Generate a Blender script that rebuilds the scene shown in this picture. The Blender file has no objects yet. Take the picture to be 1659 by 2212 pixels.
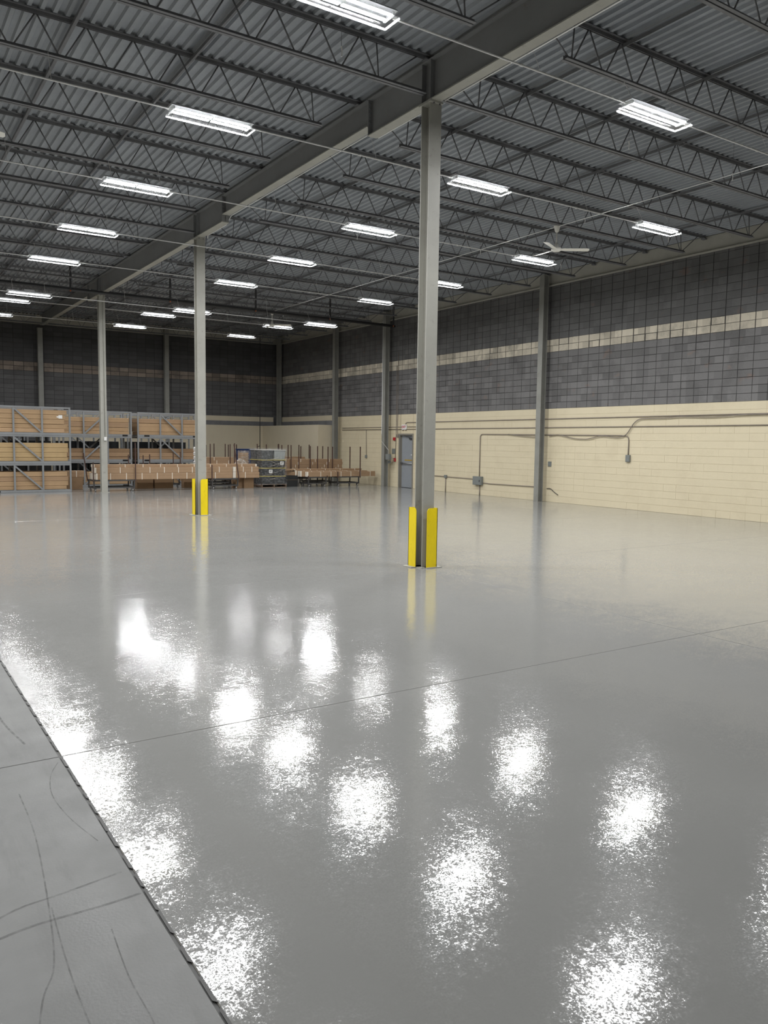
import bpy, math, random
from mathutils import Vector, Matrix
random.seed(7)
S = bpy.context.scene
COL = S.collection

# ------------------------------------------------------------------ camera
CAM_H = 1.81
F_PX, YAW, PITCH, ROLL = 1727.94, 0.58058, -0.086813, 0.013859
cd = bpy.data.cameras.new('camera')
cd.sensor_fit = 'VERTICAL'
cd.sensor_height = 36.0
cd.lens = 36.0 * F_PX / 2212.0
cd.clip_end = 200
cam = bpy.data.objects.new('camera', cd)
COL.objects.link(cam)
_f = Vector((math.sin(YAW) * math.cos(PITCH), math.cos(YAW) * math.cos(PITCH), math.sin(PITCH)))
_r = Vector((math.cos(YAW), -math.sin(YAW), 0))
_u = _r.cross(_f)
_r2 = _r * math.cos(ROLL) + _u * math.sin(ROLL)
_u2 = -_r * math.sin(ROLL) + _u * math.cos(ROLL)
_m = Matrix((_r2, _u2, -_f)).transposed().to_4x4()
_m.translation = Vector((0, 0, CAM_H))
cam.matrix_world = _m
S.camera = cam

# ------------------------------------------------------------------ world, exposure, light level
w = bpy.data.worlds.new('world')
w.use_nodes = True
w.node_tree.nodes['Background'].inputs[0].default_value = (0.5, 0.55, 0.6, 1)
w.node_tree.nodes['Background'].inputs[1].default_value = 0.02
S.world = w
S.view_settings.view_transform = 'Standard'
S.view_settings.look = 'None'
S.view_settings.gamma = 1
S.view_settings.use_curve_mapping = False
S.view_settings.exposure = 1.75
STRIP_POWER = 122.0                      # emission of the LED strips in the ceiling lights
S.cycles.use_denoising = True
S.cycles.max_bounces = 10
S.cycles.diffuse_bounces = 5
S.cycles.transparent_max_bounces = 12
S.cycles.sample_clamp_indirect = 8

# ------------------------------------------------------------------ dimensions (metres)
XW = 18.31            # right wall
XL = -4.70            # left wall (out of the frame)
YB = 38.05            # back wall
YF = -9.0             # wall behind the camera
XG = 6.85             # girder and column line
COLS = [9.41, 18.557, 27.704]
ZD = 7.15             # underside of the roof deck
BL, BH = 0.4086, 0.1961   # block length and course height
Z1, Z2, Z3, Z4 = 15 * BH, 24 * BH, 26 * BH, 6.75

# ------------------------------------------------------------------ materials
def nodes(name):
    m = bpy.data.materials.new(name)
    m.use_nodes = True
    nt = m.node_tree
    return m, nt, nt.nodes['Principled BSDF']

def N(nt, t, **kw):
    n = nt.nodes.new(t)
    for k, v in kw.items():
        if k.startswith('i_'):
            key = k[2:]
            n.inputs[int(key) if key.isdigit() else key].default_value = v
        else:
            setattr(n, k, v)
    return n

def ramp(nt, fac, stops):
    r = nt.nodes.new('ShaderNodeValToRGB')
    e = r.color_ramp.elements
    while len(e) < len(stops):
        e.new(0.5)
    for i, (p, c) in enumerate(stops):
        e[i].position = p
        e[i].color = tuple(c) + (1,) if len(c) == 3 else c
    nt.links.new(fac, r.inputs[0])
    return r.outputs[0]

def pos(nt, scale=(1, 1, 1)):
    g = N(nt, 'ShaderNodeNewGeometry')
    mp = N(nt, 'ShaderNodeMapping')
    mp.inputs['Scale'].default_value = scale
    nt.links.new(g.outputs['Position'], mp.inputs['Vector'])
    return mp.outputs['Vector']

def paint(name, c, rough=0.55, var=0.15, scale=3.0, metal=0.0, bump=0.0, spec=0.5, stain=None, stain_amt=0.3, zs=1.0):
    m, nt, b = nodes(name)
    v = pos(nt, (1, 1, zs))
    n = N(nt, 'ShaderNodeTexNoise', i_Scale=scale, i_Detail=6.0, i_Roughness=0.65)
    nt.links.new(v, n.inputs['Vector'])
    lo = [x * (1 - var) for x in c]
    hi = [min(1, x * (1 + var)) for x in c]
    col = ramp(nt, n.outputs['Fac'], [(0.3, lo), (0.7, hi)])
    if stain:
        n2 = N(nt, 'ShaderNodeTexNoise', i_Scale=scale * 4.3, i_Detail=8.0, i_Roughness=0.75)
        nt.links.new(v, n2.inputs['Vector'])
        f = ramp(nt, n2.outputs['Fac'], [(0.58, (0, 0, 0)), (0.72, (stain_amt,) * 3)])
        mx = N(nt, 'ShaderNodeMix', data_type='RGBA')
        nt.links.new(f, mx.inputs['Factor'])
        nt.links.new(col, mx.inputs['A'])
        mx.inputs['B'].default_value = tuple(stain) + (1,)
        col = mx.outputs['Result']
    nt.links.new(col, b.inputs['Base Color'])
    b.inputs['Roughness'].default_value = rough
    b.inputs['Metallic'].default_value = metal
    b.inputs['Specular IOR Level'].default_value = spec
    if bump:
        bp = N(nt, 'ShaderNodeBump', i_Strength=1.0, i_Distance=bump)
        n3 = N(nt, 'ShaderNodeTexNoise', i_Scale=60.0, i_Detail=4.0)
        nt.links.new(v, n3.inputs['Vector'])
        nt.links.new(n3.outputs['Fac'], bp.inputs['Height'])
        nt.links.new(bp.outputs['Normal'], b.inputs['Normal'])
    return m

def plain(name, c, rough=0.5, metal=0.0):
    return paint(name, c, rough, 0.06, 8.0, metal)

def emit(name, c, s):
    m, nt, b = nodes(name)
    nt.nodes.remove(b)
    e = N(nt, 'ShaderNodeEmission')
    e.inputs[0].default_value = tuple(c) + (1,)
    e.inputs[1].default_value = s
    nt.links.new(e.outputs[0], nt.nodes['Material Output'].inputs[0])
    return m

def block_mat(name, base, var, hue=0.0, stain=(0.02, 0.02, 0.02), stain_amt=0.5, rough=0.8, axis='Y', patch=None, off=0.0):
    """block paint: one tone per block (white noise on the block grid) plus grime"""
    m, nt, b = nodes(name)
    g = N(nt, 'ShaderNodeNewGeometry')
    sp = N(nt, 'ShaderNodeSeparateXYZ')
    nt.links.new(g.outputs['Position'], sp.inputs[0])
    def cell(out, size, o):
        d = N(nt, 'ShaderNodeMath', operation='DIVIDE', i_1=size)
        a = N(nt, 'ShaderNodeMath', operation='SUBTRACT', i_1=o)
        nt.links.new(out, a.inputs[0]); nt.links.new(a.outputs[0], d.inputs[0])
        f = N(nt, 'ShaderNodeMath', operation='FLOOR')
        nt.links.new(d.outputs[0], f.inputs[0])
        return f.outputs[0]
    cb = N(nt, 'ShaderNodeCombineXYZ')
    nt.links.new(cell(sp.outputs[axis], BL, off), cb.inputs[0])
    nt.links.new(cell(sp.outputs['Z'], BH, 0.0), cb.inputs[1])
    wn = N(nt, 'ShaderNodeTexWhiteNoise', noise_dimensions='3D')
    nt.links.new(cb.outputs[0], wn.inputs['Vector'])
    lo = [x * (1 - var) for x in base]
    hi = [x * (1 + var) for x in base]
    col = ramp(nt, wn.outputs['Value'], [(0.0, lo), (1.0, hi)])
    n = N(nt, 'ShaderNodeTexNoise', i_Scale=1.1, i_Detail=7.0, i_Roughness=0.7)
    nt.links.new(g.outputs['Position'], n.inputs['Vector'])
    f = ramp(nt, n.outputs['Fac'], [(0.5, (0, 0, 0)), (0.75, (stain_amt,) * 3)])
    mx = N(nt, 'ShaderNodeMix', data_type='RGBA')
    nt.links.new(f, mx.inputs['Factor']); nt.links.new(col, mx.inputs['A'])
    mx.inputs['B'].default_value = tuple(stain) + (1,)
    col = mx.outputs['Result']
    if patch:
        n2 = N(nt, 'ShaderNodeTexNoise', i_Scale=1.7, i_Detail=5.0, i_Roughness=0.6)
        v2 = pos(nt, (1, 1, 1.6)); nt.links.new(v2, n2.inputs['Vector'])
        f2 = ramp(nt, n2.outputs['Fac'], [(0.63, (0, 0, 0)), (0.70, (0.5,) * 3)])
        m2 = N(nt, 'ShaderNodeMix', data_type='RGBA')
        nt.links.new(f2, m2.inputs['Factor']); nt.links.new(col, m2.inputs['A'])
        m2.inputs['B'].default_value = tuple(patch) + (1,)
        col = m2.outputs['Result']
    nt.links.new(col, b.inputs['Base Color'])
    b.inputs['Roughness'].default_value = rough
    bp = N(nt, 'ShaderNodeBump', i_Strength=0.6, i_Distance=0.004)
    n3 = N(nt, 'ShaderNodeTexNoise', i_Scale=45.0, i_Detail=5.0)
    nt.links.new(g.outputs['Position'], n3.inputs['Vector'])
    nt.links.new(n3.outputs['Fac'], bp.inputs['Height'])
    nt.links.new(bp.outputs['Normal'], b.inputs['Normal'])
    return m

def epoxy():
    m, nt, b = nodes('epoxy_coating')
    v = pos(nt)
    n = N(nt, 'ShaderNodeTexNoise', i_Scale=0.6, i_Detail=5.0)
    nt.links.new(v, n.inputs['Vector'])
    c = ramp(nt, n.outputs['Fac'], [(0.3, (0.275, 0.275, 0.262)), (0.7, (0.297, 0.297, 0.283))])
    nt.links.new(c, b.inputs['Base Color'])
    n4 = N(nt, 'ShaderNodeTexNoise', i_Scale=0.9, i_Detail=4.0)
    nt.links.new(v, n4.inputs['Vector'])
    r = N(nt, 'ShaderNodeMapRange', i_1=0.3, i_2=0.7, i_3=0.07, i_4=0.12)
    nt.links.new(n4.outputs['Fac'], r.inputs[0])
    nt.links.new(r.outputs[0], b.inputs['Roughness'])
    b.inputs['IOR'].default_value = 1.65
    # orange peel, roller stipple and slow waves: each noise tilts the surface normal a little
    acc = None
    for sc, k in ((115.0, 0.125), (38.0, 0.068), (9.0, 0.036), (2.6, 0.028)):
        n1 = N(nt, 'ShaderNodeTexNoise', i_Scale=sc, i_Detail=2.0)
        nt.links.new(v, n1.inputs['Vector'])
        a = N(nt, 'ShaderNodeVectorMath', operation='SUBTRACT'); a.inputs[1].default_value = (.5, .5, .5)
        nt.links.new(n1.outputs['Color'], a.inputs[0])
        c2 = N(nt, 'ShaderNodeVectorMath', operation='MULTIPLY'); c2.inputs[1].default_value = (k, k, 0)
        nt.links.new(a.outputs[0], c2.inputs[0])
        if acc is None: acc = c2.outputs[0]
        else:
            d = N(nt, 'ShaderNodeVectorMath', operation='ADD')
            nt.links.new(acc, d.inputs[0]); nt.links.new(c2.outputs[0], d.inputs[1]); acc = d.outputs[0]
    g = N(nt, 'ShaderNodeNewGeometry')
    d = N(nt, 'ShaderNodeVectorMath', operation='ADD')
    nt.links.new(g.outputs['Normal'], d.inputs[0]); nt.links.new(acc, d.inputs[1])
    nn = N(nt, 'ShaderNodeVectorMath', operation='NORMALIZE')
    nt.links.new(d.outputs[0], nn.inputs[0]); nt.links.new(nn.outputs[0], b.inputs['Normal'])
    return m

def concrete():
    m, nt, b = nodes('bare_concrete')
    v = pos(nt)
    n = N(nt, 'ShaderNodeTexNoise', i_Scale=1.6, i_Detail=9.0, i_Roughness=0.62)
    nt.links.new(v, n.inputs['Vector'])
    c = ramp(nt, n.outputs['Fac'], [(0.25, (0.155, 0.157, 0.15)), (0.5, (0.19, 0.192, 0.184)), (0.75, (0.225, 0.227, 0.218))])
    # long rubbed smears
    n2 = N(nt, 'ShaderNodeTexNoise', i_Scale=2.2, i_Detail=6.0, i_Roughness=0.7)
    v2 = pos(nt, (3.2, 0.5, 1)); nt.links.new(v2, n2.inputs['Vector'])
    f = ramp(nt, n2.outputs['Fac'], [(0.52, (0, 0, 0)), (0.75, (0.5,) * 3)])
    mx = N(nt, 'ShaderNodeMix', data_type='RGBA')
    nt.links.new(f, mx.inputs['Factor']); nt.links.new(c, mx.inputs['A'])
    mx.inputs['B'].default_value = (0.12, 0.12, 0.115, 1)
    nt.links.new(mx.outputs['Result'], b.inputs['Base Color'])
    n4 = N(nt, 'ShaderNodeTexNoise', i_Scale=2.5, i_Detail=5.0)
    nt.links.new(v, n4.inputs['Vector'])
    r = N(nt, 'ShaderNodeMapRange', i_1=0.3, i_2=0.7, i_3=0.34, i_4=0.6)
    nt.links.new(n4.outputs['Fac'], r.inputs[0]); nt.links.new(r.outputs[0], b.inputs['Roughness'])
    bp = N(nt, 'ShaderNodeBump', i_Strength=0.5, i_Distance=0.001)
    n3 = N(nt, 'ShaderNodeTexNoise', i_Scale=90.0, i_Detail=4.0)
    nt.links.new(v, n3.inputs['Vector'])
    nt.links.new(n3.outputs['Fac'], bp.inputs['Height'])
    nt.links.new(bp.outputs['Normal'], b.inputs['Normal'])
    return m

def film(name, tint, alpha, rough=0.15, wrinkle=0.01):
    m, nt, b = nodes(name)
    nt.nodes.remove(b)
    t = N(nt, 'ShaderNodeBsdfTransparent')
    g = N(nt, 'ShaderNodeBsdfPrincipled')
    g.inputs['Base Color'].default_value = tuple(tint) + (1,)
    g.inputs['Roughness'].default_value = rough
    n = N(nt, 'ShaderNodeTexNoise', i_Scale=9.0, i_Detail=4.0)
    v = pos(nt, (1, 1, 2.2)); nt.links.new(v, n.inputs['Vector'])
    bp = N(nt, 'ShaderNodeBump', i_Strength=1.0, i_Distance=wrinkle)
    nt.links.new(n.outputs['Fac'], bp.inputs['Height']); nt.links.new(bp.outputs[0], g.inputs['Normal'])
    mx = N(nt, 'ShaderNodeMixShader')
    f = ramp(nt, n.outputs['Fac'], [(0.45, (alpha * 0.55,) * 3), (0.62, (min(1, alpha * 1.9),) * 3)])
    nt.links.new(f, mx.inputs[0])
    nt.links.new(t.outputs[0], mx.inputs[1]); nt.links.new(g.outputs[0], mx.inputs[2])
    nt.links.new(mx.outputs[0], nt.nodes['Material Output'].inputs[0])
    return m

def acrylic(name, gloss, haze):
    m, nt, b = nodes(name)
    nt.nodes.remove(b)
    t = N(nt, 'ShaderNodeBsdfTransparent'); g = N(nt, 'ShaderNodeBsdfGlossy'); d = N(nt, 'ShaderNodeBsdfDiffuse')
    g.inputs['Roughness'].default_value = 0.08; d.inputs[0].default_value = (.9, .92, .93, 1)
    m1, m2 = N(nt, 'ShaderNodeMixShader', i_0=gloss), N(nt, 'ShaderNodeMixShader', i_0=haze)
    nt.links.new(t.outputs[0], m1.inputs[1]); nt.links.new(g.outputs[0], m1.inputs[2])
    nt.links.new(m1.outputs[0], m2.inputs[1]); nt.links.new(d.outputs[0], m2.inputs[2])
    nt.links.new(m2.outputs[0], nt.nodes['Material Output'].inputs[0])
    return m

M = dict(
    epoxy=epoxy(), concrete=concrete(),
    joint=plain('joint_filler', (0.13, 0.13, 0.125), 0.7),
    deck=paint('deck_paint', (0.285, 0.305, 0.327), 0.6, 0.12, 1.2, stain=(0.22, 0.22, 0.23), stain_amt=0.5),
    joist=paint('joist_paint', (0.165, 0.167, 0.174), 0.55, 0.2, 3.0),
    girder=paint('girder_shaded_paint', (0.232, 0.236, 0.236), 0.5, 0.08, 1.5, stain=(0.16, 0.13, 0.09), stain_amt=0.35),  # shade on the web and top flange is put into this darker tone
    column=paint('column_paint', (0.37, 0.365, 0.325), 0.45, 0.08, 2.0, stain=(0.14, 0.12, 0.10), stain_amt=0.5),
    wallcol=paint('wall_column_paint', (0.25, 0.25, 0.225), 0.5, 0.12, 2.0, stain=(0.1, 0.09, 0.075), stain_amt=0.5),
    edge=paint('edge_beam_paint', (0.40, 0.39, 0.34), 0.6, 0.12, 1.0),
    yellow=paint('safety_yellow', (0.86, 0.66, 0.004), 0.42, 0.07, 5.0, stain=(0.28, 0.19, 0.02), stain_amt=0.5, zs=0.5),
    cream=block_mat('cream_block_paint', (0.675, 0.597, 0.422), 0.012, stain=(0.50, 0.42, 0.28), stain_amt=0.35, rough=0.55),
    grey=block_mat('grey_block_paint', (0.152, 0.149, 0.147), 0.2, stain=(0.06, 0.057, 0.055), stain_amt=0.55, patch=(0.21, 0.145, 0.115)),
    dark=block_mat('dark_block_paint', (0.118, 0.117, 0.115), 0.14, stain=(0.05, 0.05, 0.05), stain_amt=0.5, patch=(0.18, 0.11, 0.085)),
    bare=block_mat('bare_block', (0.56, 0.51, 0.41), 0.2, stain=(0.07, 0.065, 0.06), stain_amt=0.75, rough=0.9),
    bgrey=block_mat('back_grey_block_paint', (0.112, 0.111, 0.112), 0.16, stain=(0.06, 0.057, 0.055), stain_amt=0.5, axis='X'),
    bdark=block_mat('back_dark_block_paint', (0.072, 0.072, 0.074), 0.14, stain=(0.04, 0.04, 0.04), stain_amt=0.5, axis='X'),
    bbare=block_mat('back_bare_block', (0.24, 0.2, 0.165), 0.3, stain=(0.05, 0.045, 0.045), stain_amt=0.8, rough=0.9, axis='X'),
    mortar=plain('dark_mortar', (0.045, 0.043, 0.042), 0.9),
    mortar_cream=plain('cream_mortar', (0.52, 0.45, 0.31), 0.8),
    lining=paint('cream_lining', (0.60, 0.535, 0.40), 0.6, 0.04, 1.0),
    conduit=paint('galvanised_conduit', (0.80, 0.80, 0.78), 0.35, 0.06, 6.0),
    conduit_wall=paint('wall_conduit', (0.25, 0.215, 0.18), 0.5, 0.1, 6.0),
    box_grey=plain('enclosure_grey', (0.20, 0.215, 0.205), 0.45),
    rack=paint('rack_steel', (0.23, 0.24, 0.245), 0.45, 0.1, 2.0, stain=(0.15, 0.13, 0.12), stain_amt=0.4),
    black=plain('black_recess', (0.006, 0.006, 0.006), 0.8),
    cart=paint('cart_steel', (0.06, 0.058, 0.057), 0.5, 0.2, 4.0),
    stake=paint('stake_steel', (0.07, 0.035, 0.027), 0.6, 0.25, 6.0),
    caster=plain('caster_wheel', (0.35, 0.34, 0.33), 0.4),
    strap=plain('white_strap', (0.78, 0.72, 0.62), 0.5),
    white=plain('white_plastic', (0.80, 0.80, 0.78), 0.4),
    fan=plain('fan_enamel', (0.84, 0.83, 0.77), 0.35),
    tub=plain('black_tub', (0.016, 0.018, 0.020), 0.45),
    tub_grey=plain('grey_tub', (0.30, 0.32, 0.31), 0.45),
    tub_mid=plain('charcoal_tub', (0.06, 0.065, 0.067), 0.4),
    blue=plain('blue_tub', (0.012, 0.035, 0.13), 0.45),
    lid=plain('yellow_lid', (0.62, 0.50, 0.10), 0.45),
    lid_grey=plain('grey_lid', (0.48, 0.47, 0.44), 0.45),
    wood=paint('pallet_wood', (0.16, 0.11, 0.075), 0.8, 0.3, 8.0),
    film=film('stretch_film', (0.72, 0.73, 0.74), 0.085, 0.2, 0.003),
    film_loose=film('loose_film', (0.55, 0.5, 0.44), 0.30),
    clear=acrylic('clear_acrylic', 0.03, 0.0008),
    diffuse=acrylic('acrylic_rim', 0.15, 0.16),
    strip=emit('led_strip', (0.985, 0.99, 1.0), STRIP_POWER),
    strip_dim=emit('led_strip_dim', (0.985, 0.99, 1.0), STRIP_POWER * 0.30),  # output cut so the floor reflection stays weak
    strip_mid=emit('led_strip_mid', (0.985, 0.99, 1.0), STRIP_POWER * 0.60),  # output cut in part, for floor reflections and the near floor
    tray=plain('reflector_tray', (0.50, 0.51, 0.52), 0.35),
    door=paint('door_paint', (0.27, 0.29, 0.31), 0.4, 0.05, 2.0),
    frame=paint('door_frame_paint', (0.23, 0.215, 0.18), 0.5, 0.06, 3.0),
    red=plain('alarm_red', (0.42, 0.02, 0.025), 0.4),
    ochre=plain('ochre_band', (0.42, 0.27, 0.03), 0.5),
    steel=paint('brushed_steel', (0.55, 0.55, 0.56), 0.3, 0.06, 10.0, metal=0.8),
    pipe=plain('sprinkler_pipe', (0.04, 0.04, 0.042), 0.5),
    orange=plain('orange_tag', (0.45, 0.13, 0.05), 0.5),
)
CARD = [paint('cardboard_%s' % n, c, 0.75, 0.05, 4.0, stain=(c[0] * .8, c[1] * .78, c[2] * .75), stain_amt=0.5)
        for n, c in (('tan', (0.42, 0.28, 0.155)), ('honey', (0.46, 0.325, 0.165)), ('brown', (0.36, 0.235, 0.135)), ('pale', (0.48, 0.32, 0.185)))]
CARD_DARK = paint('cardboard_dark', (0.26, 0.165, 0.09), 0.8, 0.08, 4.0)
STRAPPED = paint('cardboard_strapped', (0.35, 0.23, 0.135), 0.75, 0.06, 4.0)

# ------------------------------------------------------------------ mesh helpers
class MB:
    def __init__(self):
        self.v, self.f, self.mi = [], [], []
        self.m = 0
    def _add(self, vs, fs):
        o = len(self.v)
        self.v += [tuple(p) for p in vs]
        for f in fs:
            self.f.append(tuple(i + o for i in f)); self.mi.append(self.m)
        return self
    def box(self, x0, x1, y0, y1, z0, z1):
        return self._add([(x0, y0, z0), (x1, y0, z0), (x1, y1, z0), (x0, y1, z0), (x0, y0, z1), (x1, y0, z1), (x1, y1, z1), (x0, y1, z1)],
                         [(0, 3, 2, 1), (4, 5, 6, 7), (0, 1, 5, 4), (1, 2, 6, 5), (2, 3, 7, 6), (3, 0, 4, 7)])
    def bev(self, x0, x1, y0, y1, z0, z1, b):
        """box with all 12 edges chamfered"""
        xs, ys, zs = (x0, x1), (y0, y1), (z0, z1)
        vs, idx = [], {}
        for i in (0, 1):
            for j in (0, 1):
                for k in (0, 1):
                    sx, sy, sz = (1, -1)[i] * b, (1, -1)[j] * b, (1, -1)[k] * b
                    for a, d in (('x', (0, sy, sz)), ('y', (sx, 0, sz)), ('z', (sx, sy, 0))):
                        idx[(i, j, k, a)] = len(vs)
                        vs.append((xs[i] + d[0], ys[j] + d[1], zs[k] + d[2]))
        I = lambda i, j, k, a: idx[(i, j, k, a)]
        fs = []
        for i in (0, 1):
            q = [I(i, 0, 0, 'x'), I(i, 1, 0, 'x'), I(i, 1, 1, 'x'), I(i, 0, 1, 'x')]; fs.append(q if i else q[::-1])
            q = [I(0, i, 0, 'y'), I(1, i, 0, 'y'), I(1, i, 1, 'y'), I(0, i, 1, 'y')]; fs.append(q[::-1] if i else q)
            q = [I(0, 0, i, 'z'), I(1, 0, i, 'z'), I(1, 1, i, 'z'), I(0, 1, i, 'z')]; fs.append(q if i else q[::-1])
        for j in (0, 1):
            for k in (0, 1):
                q = [I(0, j, k, 'y'), I(1, j, k, 'y'), I(1, j, k, 'z'), I(0, j, k, 'z')]; fs.append(q if (j == k) == (j == 0) else q[::-1])
                q = [I(j, 0, k, 'x'), I(j, 1, k, 'x'), I(j, 1, k, 'z'), I(j, 0, k, 'z')]; fs.append(q[::-1])
                q = [I(j, k, 0, 'x'), I(j, k, 1, 'x'), I(j, k, 1, 'y'), I(j, k, 0, 'y')]; fs.append(q)
        for i in (0, 1):
            for j in (0, 1):
                for k in (0, 1):
                    fs.append([I(i, j, k, 'x'), I(i, j, k, 'y'), I(i, j, k, 'z')])
        return self._add(vs, fs)
    def bar(self, p0, p1, w, h=None):
        """rectangular bar from p0 to p1"""
        h = h or w
        p0, p1 = Vector(p0), Vector(p1)
        d = (p1 - p0).normalized()
        up = Vector((0, 0, 1)) if abs(d.z) < 0.95 else Vector((0, 1, 0))
        s = d.cross(up).normalized() * (w / 2)
        u = s.cross(d).normalized() * (h / 2)
        vs = [p + a * s + b * u for p in (p0, p1) for a, b in ((-1, -1), (1, -1), (1, 1), (-1, 1))]
        return self._add(vs, [(0, 1, 2, 3), (7, 6, 5, 4), (0, 4, 5, 1), (1, 5, 6, 2), (2, 6, 7, 3), (3, 7, 4, 0)])
    def tube(self, pts, r, n=6, cap=True):
        pts = [Vector(p) for p in pts]
        rings = []
        nv = []
        for i, p in enumerate(pts):
            a = pts[max(0, i - 1)]; b = pts[min(len(pts) - 1, i + 1)]
            d = (b - a).normalized()
            up = Vector((0, 0, 1)) if abs(d.z) < 0.9 else Vector((0, 1, 0))
            s = d.cross(up).normalized(); u = s.cross(d).normalized()
            rr = r[i] if isinstance(r, (list, tuple)) else r
            rings.append([len(nv) + k for k in range(n)])
            for k in range(n):
                t = 2 * math.pi * k / n
                nv.append(p + s * math.cos(t) * rr + u * math.sin(t) * rr)
        fs = []
        for a, b in zip(rings, rings[1:]):
            for k in range(n):
                fs.append((a[k], a[(k + 1) % n], b[(k + 1) % n], b[k]))
        if cap:
            fs.append(tuple(rings[0][::-1])); fs.append(tuple(rings[-1]))
        return self._add(nv, fs)
    def lathe(self, prof, c, n=20):
        """profile [(r, z)] turned about a vertical axis through c"""
        vs, fs = [], []
        for r, z in prof:
            for k in range(n):
                t = 2 * math.pi * k / n
                vs.append((c[0] + r * math.cos(t), c[1] + r * math.sin(t), c[2] + z))
        for i in range(len(prof) - 1):
            for k in range(n):
                fs.append((i * n + k, i * n + (k + 1) % n, (i + 1) * n + (k + 1) % n, (i + 1) * n + k))
        fs.append(tuple(range(n))[::-1]); fs.append(tuple((len(prof) - 1) * n + k for k in range(n)))
        return self._add(vs, fs)
    def prism(self, poly, p, e1, e2, ext):
        """polygon [(a, b)] in the plane p + a*e1 + b*e2, extruded by the vector ext"""
        p, e1, e2, ext = map(Vector, (p, e1, e2, ext))
        n = len(poly)
        vs = [p + e1 * a + e2 * b for a, b in poly] + [p + e1 * a + e2 * b + ext for a, b in poly]
        fs = [tuple(range(n))[::-1], tuple(range(n, 2 * n))]
        fs += [(k, (k + 1) % n, n + (k + 1) % n, n + k) for k in range(n)]
        return self._add(vs, fs)
    def mesh(self, name, mats, smooth=False):
        me = bpy.data.meshes.new(name)
        me.from_pydata(self.v, [], self.f)
        for m in (mats if isinstance(mats, (list, tuple)) else [mats]):
            me.materials.append(m)
        if any(self.mi):
            me.polygons.foreach_set('material_index', self.mi)
        if smooth:
            me.polygons.foreach_set('use_smooth', [True] * len(me.polygons))
        me.validate()
        return me
    def obj(self, name, mats, parent=None, smooth=False, fix=True):
        me = self.mesh(name, mats, smooth)
        if fix:
            import bmesh
            b = bmesh.new(); b.from_mesh(me)
            bmesh.ops.recalc_face_normals(b, faces=b.faces)
            b.to_mesh(me); b.free()
        o = bpy.data.objects.new(name, me)
        COL.objects.link(o)
        if parent is not None:
            o.parent = parent
        return o

def link(name, me, parent=None, loc=(0, 0, 0)):
    o = bpy.data.objects.new(name, me); COL.objects.link(o)
    o.location = loc
    if parent is not None:
        o.parent = parent
    return o

def tag(o, label, cat, group=None):
    o['label'] = label; o['category'] = cat; o['kind'] = 'thing'
    if group: o['group'] = group
    return o

def thing(name, label, cat, loc=(0, 0, 0), rz=0.0, group=None):
    o = bpy.data.objects.new(name, None); COL.objects.link(o)
    o.empty_display_size = 0.2
    o.location = loc; o.rotation_euler = (0, 0, rz)
    return tag(o, label, cat, group)

def kids(o):
    return [c for c in COL.objects if c.parent == o]

TREE = {}
def snap(root):
    """remember a thing's tree so that copies do not have to search for it"""
    TREE[root.name] = [(c, [g for g in c.children]) for c in root.children]
def dup(root, loc, label, rz=None, group=None):
    if root.name not in TREE: snap(root)
    r = root.copy(); COL.objects.link(r); r.location = loc
    if rz is not None: r.rotation_euler = (0, 0, rz)
    r['label'] = label
    if group: r['group'] = group
    for c, gs in TREE[root.name]:
        d = c.copy(); COL.objects.link(d); d.parent = r
        for g in gs:
            h = g.copy(); COL.objects.link(h); h.parent = d
    return r

def structure(o):
    o['kind'] = 'structure'; return o

ORD = ['first', 'second', 'third', 'fourth', 'fifth', 'sixth', 'seventh', 'eighth', 'ninth', 'tenth', 'eleventh', 'twelfth',
       'thirteenth', 'fourteenth', 'fifteenth', 'sixteenth', 'seventeenth', 'eighteenth', 'nineteenth', 'twentieth']

# ================================================================== FLOOR
b = MB(); b.box(XL - .2, XW + .2, YF - .2, YB + .2, -0.12, -0.006)
floor = structure(b.obj('floor', M['joint']))
ys = [YF, -4.6, 0.05, 4.70, 9.35, 14.0, 18.65, 23.3, 27.95, 32.6, YB]
g = 0.0025
for x0, x1 in ((0.905, 6.755), (6.755, 12.5), (12.5, XW)):
    for y0, y1 in zip(ys, ys[1:]):
        b = MB(); b.bev(x0 + (0.000 if x0 < 1 else g / 2), x1 - g / 2, y0 + g / 2, y1 - g / 2, -0.1, 0.0, 0.0035)
        b.obj('coated_slab', M['epoxy'], floor)
for x0, x1 in ((XL, -1.9), (-1.9, 0.9)):
    for y0, y1 in zip(ys, ys[1:]):
        b = MB(); b.bev(x0 + g / 2, x1 - (0.007 if x1 > 0 else g / 2), y0 + g / 2, y1 - g / 2, -0.1, -0.0015, 0.004)
        b.obj('bare_slab', M['concrete'], floor)
# ragged lip of the coating along the bare slab
rnd = random.Random(3)
b = MB()
y = 1.2
while y < 12:
    l = rnd.uniform(0.03, 0.16)
    d = rnd.uniform(0.000, 0.007) * (2.2 if rnd.random() < 0.12 else 1)
    b._add([(0.897 - d * .6, y, 0.0006), (0.908, y - .02, 0.0008), (0.908, y + l + .02, 0.0008), (0.897 - d * .4, y + l, 0.0006)], [(0, 1, 2, 3)])
    y += l + rnd.uniform(0.0, 0.12)
b.obj('chipped_edge', M['joint'], floor)['kind'] = 'stuff'
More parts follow.
